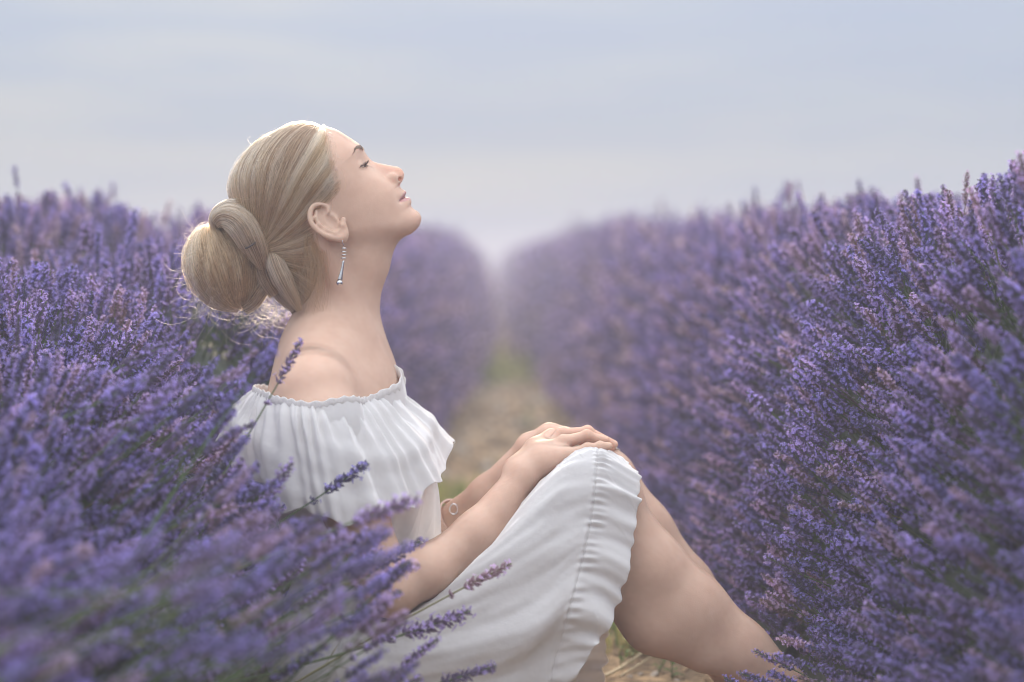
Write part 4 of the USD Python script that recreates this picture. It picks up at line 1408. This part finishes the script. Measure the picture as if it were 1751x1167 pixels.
def core_mesh(side, y0, y1, hf, inner, seed):
    """The leafy body of a bush under its spikes."""
    sv = np.linspace(0.02, sl[-1] - 0.02, 34)
    yv = np.linspace(y0 - 0.08, y1 + 0.08, max(8, int((y1 - y0) / 0.04)))
    S, Y = np.meshgrid(sv, yv, indexing='ij')
    w = (Y - (y0 + y1) / 2) / ((y1 - y0) / 2 + 0.08)
    du, dh = su(S, 1), sh(S, 1)
    ln = np.hypot(du, dh)
    inset = 0.15
    u = su(S) + dh / ln * inset
    u = inner + (u - 0.2) * (1.45 - inner) / 1.25
    h = np.maximum((sh(S) - du / ln * inset) * hf, 0) * np.sqrt(np.clip(1 - 0.9 * np.abs(w) ** 6, 0, 1)) - 0.03
    pts = np.stack([path_x(Y) + side * u, Y, h], -1)
    pts += 0.05 * (meshkit.noise((pts * 9).reshape(-1, 3), seed) - 0.2).reshape(S.shape)[..., None] * np.array([side * -0.4, 0.2, 0.6])
    p = pts.reshape(-1, 3)
    for f in room:                                            # leave room for the woman
        for _ in range(2):
            dd = f(p)
            k = dd < 0.01
            e = 0.002
            g = np.stack([f(p[k] + np.eye(3)[i] * e) - f(p[k] - np.eye(3)[i] * e) for i in range(3)], -1) / (2 * e)
            p[k] = p[k] + g * (0.01 - dd[k])[:, None]
    return p, grid_faces(len(sv), len(yv), False)

BUSHES = [
    # side, from, to, height factor, inner edge, density, lean, label
    (-1, -1.75, -1.20, 0.42, 0.46, 400, -0.20, 'blurred lavender bush filling the bottom left corner nearest the camera'),
    (-1, -1.20, -0.70, 0.52, 0.42, 760, -0.16, 'low lavender bush whose spikes lean over the white skirt and the forearm'),
    (-1, -0.70, -0.18, 0.64, 0.44, 950, -0.10, 'sharp lavender bush at the left beside the woman, green stems showing'),
    (-1, -0.18, 0.36, 0.72, 0.46, 1050, -0.05, 'lavender bush directly behind the back and hair bun of the woman'),
    (-1, 0.36, 0.90, 0.76, 0.26, 1000, 0.0, 'lavender bush right of the neck, its dark side falling to the path'),
    (-1, 0.90, 1.45, 0.87, 0.82, 1000, 0.0, 'blurred lavender bush left of the hair bun with pinkish sunlit spikes'),
    (-1, 1.45, 2.05, 0.90, 0.76, 1000, 0.0, 'tall blurred lavender bush forming the hump at the left edge of the picture'),
    (1, -1.75, -1.20, 0.55, 0.44, 520, -0.12, 'blurred lavender bush filling the bottom right corner nearest the camera'),
    (1, -1.20, -0.65, 0.70, 0.40, 760, -0.06, 'soft lavender bush low at the right, green stems leaning towards the shin'),
    (1, -0.65, -0.10, 0.925, 0.34, 900, 0.0, 'tall sharp lavender bush at the right edge reaching highest into the sky'),
    (1, -0.10, 0.45, 0.90, 0.27, 900, 0.0, 'sharp lavender bush just beyond the bare shins and feet of the woman'),
    (1, 0.45, 1.00, 0.875, 0.23, 850, 0.0, 'lavender bush behind the knee, second row step beyond the shins'),
    (1, 1.00, 1.55, 0.885, 0.20, 850, 0.0, 'blurred lavender bush above the knee with dense violet spikes'),
    (1, 1.55, 2.15, 0.895, 0.19, 800, 0.0, 'strongly blurred lavender bush bordering the path beyond the knee on the right'),
]
fr = np.random.default_rng(42)


def place_spikes(bush, origin, tips, dirs, scale, parts, spike_paths):
    M = pose(tips, dirs, scale, fr)
    which = fr.integers(0, N_SPIKES, len(tips))
    # those that show largest and clearest stand as parts of their own
    px, py = to_px(tips)
    seen = (px > -10) & (px < 1761) & (py > 0) & (py < 1180)
    front = np.where(seen, -np.abs(tips[:, 1] + 0.05) * 0.6 - (tips @ np.array([0.0, 0.5, -0.3])), -99)
    own = np.argsort(-front)[:parts]
    own = own[seen[own]]
    for k in own:
        pr = stage.DefinePrim(numbered(str(bush.GetPath()), 'flower_spike'))
        pr.GetReferences().AddInternalReference(spike_paths[which[k]])
        m = M[k].copy()
        m[3, :3] -= origin
        UsdGeom.Xformable(pr).AddTransformOp().Set(Gf.Matrix4d(m.tolist()))
    rest = np.ones(len(tips), bool)
    rest[own] = False
    if rest.any():
        instancer('flower_spikes', bush, M[rest], scale[rest], which[rest], origin, spike_paths)


def bush_thing(side, y0, y1, label, group):
    base = np.array([path_x((y0 + y1) / 2) + side * 0.82, (y0 + y1) / 2, 0.0])
    return thing('lavender_bush', label, 'lavender bush', base, group), base


def aimed(tip_px, base_px, y, dy=0.0):
    a, b = P(*tip_px, y), P(*base_px, y + dy)
    d = a - b
    L = np.linalg.norm(d)
    return a, d / L, L / 0.062


extra = [((632, 790), (548, 850), -.34), ((878, 962), (785, 1008), -.33), ((720, 852), (600, 892), -.62), ((516, 578), (478, 655), -.36), ((502, 788), (442, 872), -.42), ((726, 920), (640, 978), -.40),
         ((722, 966), (622, 990), -.46), ((808, 1044), (690, 1088), -.36), ((852, 1138), (745, 1170), -.40), ((752, 1090), (686, 1142), -.42), ((440, 722), (376, 752), -.45), ((474, 588), (424, 655), -.62),
         ((425, 745), (370, 800), -.6), ((480, 860), (400, 920), -.7), ((640, 905), (560, 950), -.55), ((600, 930), (520, 985), -.7), ((690, 1010), (600, 1050), -.5), ((560, 900), (480, 950), -.8),
         ((640, 1040), (560, 1085), -.7), ((700, 1060), (630, 1110), -.5), ((660, 1110), (590, 1160), -.62), ((540, 1000), (455, 1050), -.85), ((600, 1010), (520, 1060), -.9), ((500, 900), (420, 960), -.9),
         ((560, 1075), (480, 1120), -.9), ((720, 1130), (640, 1180), -.6), ((665, 985), (585, 1030), -.75), ((610, 960), (530, 1010), -.5), ((430, 800), (370, 860), -.7), ((400, 700), (350, 760), -.5)]
by_the_shin = [((1288, 1112), (1352, 1142), -.19), ((1330, 1090), (1396, 1112), -.21), ((1352, 1128), (1418, 1152), -.20), ((1262, 1150), (1330, 1176), -.20), ((1310, 1148), (1376, 1176), -.18), ((1376, 1104), (1446, 1126), -.22),
               ((1236, 1158), (1300, 1190), -.17), ((1362, 1158), (1430, 1184), -.22), ((1400, 1140), (1470, 1166), -.24), ((1322, 1120), (1390, 1140), -.23), ((1390, 1070), (1456, 1090), -.2), ((1420, 1110), (1490, 1130), -.25)]
er_ = np.random.default_rng(8)


def leaning(n, box, ys, tilt):
    """Spikes that lean to the upper right within a patch of the photograph, at depths YS."""
    out = []
    while len(out) < n:
        x, y = er_.uniform(box[0], box[2]), er_.uniform(box[1], box[3])
        if x > np.interp(y, [560, 700, 800, 850, 900, 985, 1120, 1170], [425, 432, 450, 560, 690, 740, 730, 740]):
            continue
        a = math.radians(er_.normal(tilt, 9))
        d = er_.uniform(*ys)
        L = 74 * er_.uniform(0.8, 1.2) * CAM_D / (CAM_D + d)
        out.append(((x, y), (x - L * math.cos(a), y + L * math.sin(a)), d))
    return out


extra += leaning(60, (250, 580, 440, 900), (-0.62, -0.24), 42)
extra += leaning(70, (330, 860, 745, 1165), (-0.85, -0.36), 32)
extra += leaning(16, (400, 780, 500, 880), (-0.5, -0.3), 38)
extra += leaning(26, (150, 900, 520, 1165), (-1.25, -0.8), 28)
for i, (side, y0, y1, hf, inner, dens, lean, label) in enumerate(BUSHES):
    bush, origin = bush_thing(side, y0, y1, label, 'lavender bushes in the two rows')
    obj('foliage', core_mesh(side, y0, y1, hf, inner, 60 + i), FOLIAGE, bush, True, origin)
    tips, dirs, scale = bush_spikes(side, y0, y1, dens * 1.2, 0.95, hf, inner, fr, lean)
    if i in (1, 9):
        ex = [aimed(a, b, y) for a, b, y in (extra if i == 1 else by_the_shin)]
        tips = np.vstack([np.array([e[0] for e in ex]), tips])
        dirs = np.vstack([np.array([e[1] for e in ex]), dirs])
        scale = np.concatenate([np.array([e[2] for e in ex]), scale])
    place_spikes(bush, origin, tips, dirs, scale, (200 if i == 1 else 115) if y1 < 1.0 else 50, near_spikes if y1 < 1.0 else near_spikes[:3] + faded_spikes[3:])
    print('bush', i, len(tips))
# farther on, each row reads as one mass
for side in (-1, 1):
    lab = 'far violet lavender row running to the horizon %s of the sandy path' % ('left' if side < 0 else 'right')
    row = thing('lavender_row', lab, 'lavender', (path_x(12) + side * 0.82, 12, 0))
    tag(row, kind='stuff')
    y = 2.05 if side < 0 else 2.15
    allt, k = [], 0
    while y < 60:
        L = 0.6 + 0.02 * y
        hf = fr.uniform(0.95, 1.04) * (np.interp(y, [2, 5, 9], [0.86, 0.90, 0.97]) if side < 0 else np.interp(y, [2, 5, 8], [0.91, 0.96, 1.0]))
        inner = np.interp(y, [2, 3.5, 6, 10], [0.36, 0.25, 0.16, 0.03]) if side < 0 else np.interp(y, [2, 6, 8, 10.5], [0.18, 0.14, 0.11, 0.0])
        obj('foliage', core_mesh(side, y, y + L, hf, inner, 300 + k), FOLIAGE, row, True, row.loc)
        far = (y - 2) / 20
        allt.append(bush_spikes(side, y, y + L, 560 / (1 + 3.0 * (y - 2) ** 0.8 / 5), 1.1 + min(0.06 * y, 1.6), hf, inner, fr))
        y += L
        k += 1
    tips, dirs, scale = (np.concatenate([a[j] for a in allt]) for j in range(3))
    M = pose(tips, dirs, scale, fr)
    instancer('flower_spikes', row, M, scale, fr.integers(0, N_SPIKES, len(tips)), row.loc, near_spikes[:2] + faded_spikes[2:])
    print('row', len(tips))

# ------------------------------------------------------------------ what lies and grows on the path
def ground_z(x, y):
    q = np.stack([x, y, np.zeros_like(x)], -1)
    return 0.022 * (meshkit.noise(q * 3.0, 4) - 0.3) + 0.012 * meshkit.noise(q * 11.0, 5) - 0.02


def blades(seed, n, h, spread):
    r = np.random.default_rng(seed)
    parts = []
    for _ in range(n):
        a, L = r.uniform(0, 6.28), h * r.uniform(0.5, 1.2)
        out = np.array([math.cos(a), math.sin(a), 0]) * r.uniform(0.1, 1.0) * spread
        g = np.array([-math.sin(a), math.cos(a), 0]) * 0.0016
        b = r.normal(0, 0.008, 3) * [1, 1, 0]
        m, t = b + out * 0.35 + [0, 0, L * 0.65], b + out + [0, 0, L * 0.95]
        parts.append((np.array([b - g, b + g, m + g * 0.8, m - g * 0.8, t]), np.array([[0, 1, 2, 2], [0, 2, 3, 3], [3, 2, 4, 4]]), 0.0))
    return stack(parts)


def class_mesh(path, v, f, mat):
    stage.CreateClassPrim(path)
    prim = stage.GetPrimAtPath(path)
    prim.SetTypeName('Mesh')
    m = UsdGeom.Mesh(prim)
    f = np.asarray(f)
    m.CreatePointsAttr(Vt.Vec3fArray.FromNumpy(np.asarray(v, np.float32)))
    m.CreateFaceVertexCountsAttr(Vt.IntArray.FromNumpy(np.full(len(f), 3, np.int32)))
    m.CreateFaceVertexIndicesAttr(Vt.IntArray.FromNumpy(f.astype(np.int32).ravel()))
    m.CreateSubdivisionSchemeAttr('none')
    UsdShade.MaterialBindingAPI.Apply(prim).Bind(mat)
    return path


tufts = []
for k in range(4):
    v, f, _ = blades(500 + k, 16, [0.05, 0.07, 0.035, 0.09][k], 0.035)
    tufts.append(class_mesh(f'/World/grass_pattern_{k + 1:03d}', v, f[:, :3], GRASS))
gr = np.random.default_rng(9)
n = 2600
y = 0.5 + 12 * gr.uniform(0, 1, n) ** 1.3
u = np.where(gr.uniform(size=n) < 0.5, gr.normal(0, 0.09, n), np.sign(gr.normal(size=n)) * gr.uniform(0.12, 0.30, n))
x = path_x(y) + u
keepers = meshkit.noise(np.stack([x * 1.6, y * 0.8, 0 * x], -1), 31)
keepers = keepers > np.quantile(keepers, 0.62)
x, y = x[keepers], y[keepers]
tips = np.stack([x, y, ground_z(x, y)], -1)
scale = gr.uniform(0.6, 1.3, len(x))
dirs = np.stack([gr.normal(0, 0.12, len(x)), gr.normal(0, 0.12, len(x)), np.ones(len(x))], -1)
pi = instancer('grass', '/World', pose(tips, dirs, scale, gr), scale, gr.integers(0, 4, len(x)), np.zeros(3), tufts)
tag(pi, 'short yellow green grass tufts scattered along the sandy path', 'grass')

STONE = look('stone', {'geo': ('geometry', {}), 'n': ('noise_texture', {'scale': 40.0, 'detail': 5.0}), 'oi': ('object_info', {}),
                       'ramp': ('rgb_ramp', {'ramp': [(0.3, (0.30, 0.245, 0.19)), (0.7, (0.46, 0.40, 0.33))]}), 'p': ('principled_bsdf', {'roughness': 0.9})},
             [('geo.position', 'n.vector'), ('n.fac', 'ramp.fac'), ('ramp.color', 'p.base_color')], surface='p.BSDF')


def rock(seed, r=1.0, sub=2):
    m = trimesh.creation.icosphere(sub, 1.0)
    v = np.array(m.vertices)
    v *= (0.75 + 0.5 * meshkit.noise(v * 1.1 + seed, seed))[:, None]
    v *= [1.0, 0.8, 0.55]
    return v * r, np.array(m.faces)


peb = []
for k in range(3):
    v, f = rock(70 + k, 1.0, 1)
    peb.append(class_mesh(f'/World/clod_pattern_{k + 1:03d}', v, f, STONE if k == 0 else SOIL))
n = 3500
y = -1.2 + 12 * gr.uniform(0, 1, n) ** 1.2
x = path_x(y) + gr.normal(0, 0.26, n)
tips = np.stack([x, y, ground_z(x, y) + 0.002], -1)
scale = (gr.gamma(1.6, 0.0055, n) + 0.003) * np.where(y < 0.7, 0.5, 1.0)
pi = instancer('clods', '/World', pose(tips, gr.normal(0, 0.3, (n, 3)) + [0, 0, 1], scale, gr), scale, gr.integers(0, 3, n), np.zeros(3), peb)
tag(pi, 'crumbled dry earth clods and pebbles on the path', 'soil')

WEED = plant_look('weed_leaf', {'oi': ('object_info', {}), 'ramp': ('rgb_ramp', {'ramp': [(0.0, (0.11, 0.19, 0.05)), (1.0, (0.20, 0.26, 0.08))]})}, [('oi.random', 'ramp.fac')], 'ramp.color', 0.35)
STRAW = plain('straw', (0.50, 0.40, 0.24), 0.7)
DRY = plain('dead_stalk', (0.32, 0.24, 0.15), 0.8)


def at_ground(px, py):
    """Where the sight line through a pixel meets the soil."""
    y = CAM_D * ((CAM_Z + 0.008) / ((py - HORIZON) / PPM) / CAM_D) - 0.0
    depth = CAM_D * (CAM_Z + 0.015) * PPM / (py - HORIZON) / 1.0
    yy = depth - CAM_D
    p = P(px, py, yy)
    p[2] = float(ground_z(p[:1], p[1:2])[0])
    return p


def weed(px, py, size, n, label, seed):
    r = np.random.default_rng(seed)
    o = at_ground(px, py)
    w = thing('weed', label, 'weed', o)
    top = np.array([r.normal(0, 0.01), r.normal(0, 0.01), size])
    obj('stem', tube([np.zeros(3) - [0, 0, .01], top * 0.5 + r.normal(0, 0.004, 3), top], [0.0015, 0.0012, 0.0007], 5), WEED, w, True)
    for k in range(n):
        a = k * 2.4 + r.uniform(0, 0.6)
        s = (k + 1) / (n + 0.5)
        b = top * s
        e = np.array([math.cos(a), math.sin(a), r.uniform(0.1, 0.7)])
        e /= np.linalg.norm(e)
        g = np.cross(e, [0, 0, 1])
        g /= np.linalg.norm(g)
        L = size * r.uniform(0.35, 0.55) * (1.15 - 0.5 * s)
        W = L * 0.30
        rows = []
        for q, ww, dz in ((0, .08, 0), (.25, .7, .06), (.5, 1, .05), (.75, .75, -.02), (1, .05, -.14)):
            c = b + e * L * q + np.array([0, 0, 1]) * L * dz
            rows.append([c - g * W * ww + [0, 0, W * .35 * ww], c, c + g * W * ww + [0, 0, W * .35 * ww]])
        obj('leaf', (np.array(rows).reshape(-1, 3), grid_faces(5, 3, False)), WEED, w, True)
    return w


weed(1052, 1108, 0.045, 7, 'small green weed on the soil beside the hem of the white skirt', 1)
weed(1082, 1128, 0.040, 6, 'tiny broad-leaved weed under the calf between skirt hem and dry stalk', 2)
weed(1120, 1150, 0.034, 6, 'low weed sprout below the calf at the bottom of the picture', 3)
weed(1065, 1150, 0.05, 7, 'leafy weed at the bottom edge close to the skirt hem', 6)
weed(1150, 1163, 0.045, 7, 'green weed at the bottom edge under the middle of the calf', 7)
weed(905, 742, 0.10, 9, 'yellow green weed tuft on the path just above the hands', 4)
weed(835, 668, 0.12, 9, 'pale green weed at the left edge of the path behind the knee', 5)
for (pts, r0, label) in (([(1035, 1172), (1075, 1150), (1110, 1130), (1130, 1112)], 0.0028, 'pale dry straw stalk lying on the soil under the calf'),
                         ([(1060, 1172), (1090, 1155), (1125, 1138), (1140, 1135)], 0.0018, 'thinner forked dry stalk crossing beside the straw under the calf')):
    q = np.array([at_ground(*a) + [0, 0, 0.008 + 0.006 * k] for k, a in enumerate(pts)])
    s = obj('dry_stalk', tube(spline(q, 16), np.linspace(r0, r0 * 0.6, 16), 6), STRAW, smooth=True)
    tag(s, label, 'stalk')
o = at_ground(1088, 1104)
s = obj('stone', (rock(5, 0.026, 3)[0] + o + [0, 0, 0.006], rock(5, 0.03, 3)[1]), STONE, smooth=True)
tag(s, 'pale stone lying on the soil under the calf beside the skirt hem', 'stone')

# ------------------------------------------------------------------ the hazy evening air
HAZE = look('hazy_air', {'v': ('principled_volume', {'color': (0.74, 0.72, 0.78), 'density': HAZE_DENSITY, 'anisotropy': 0.0})}, (), volume='v.volume')
hz_ = trimesh.creation.box((2 * EXT + 10, 2 * EXT + 10, 2.4))
hz_.apply_translation((0, 0, 0.2))
tag(obj('haze', hz_, HAZE), kind='stuff')
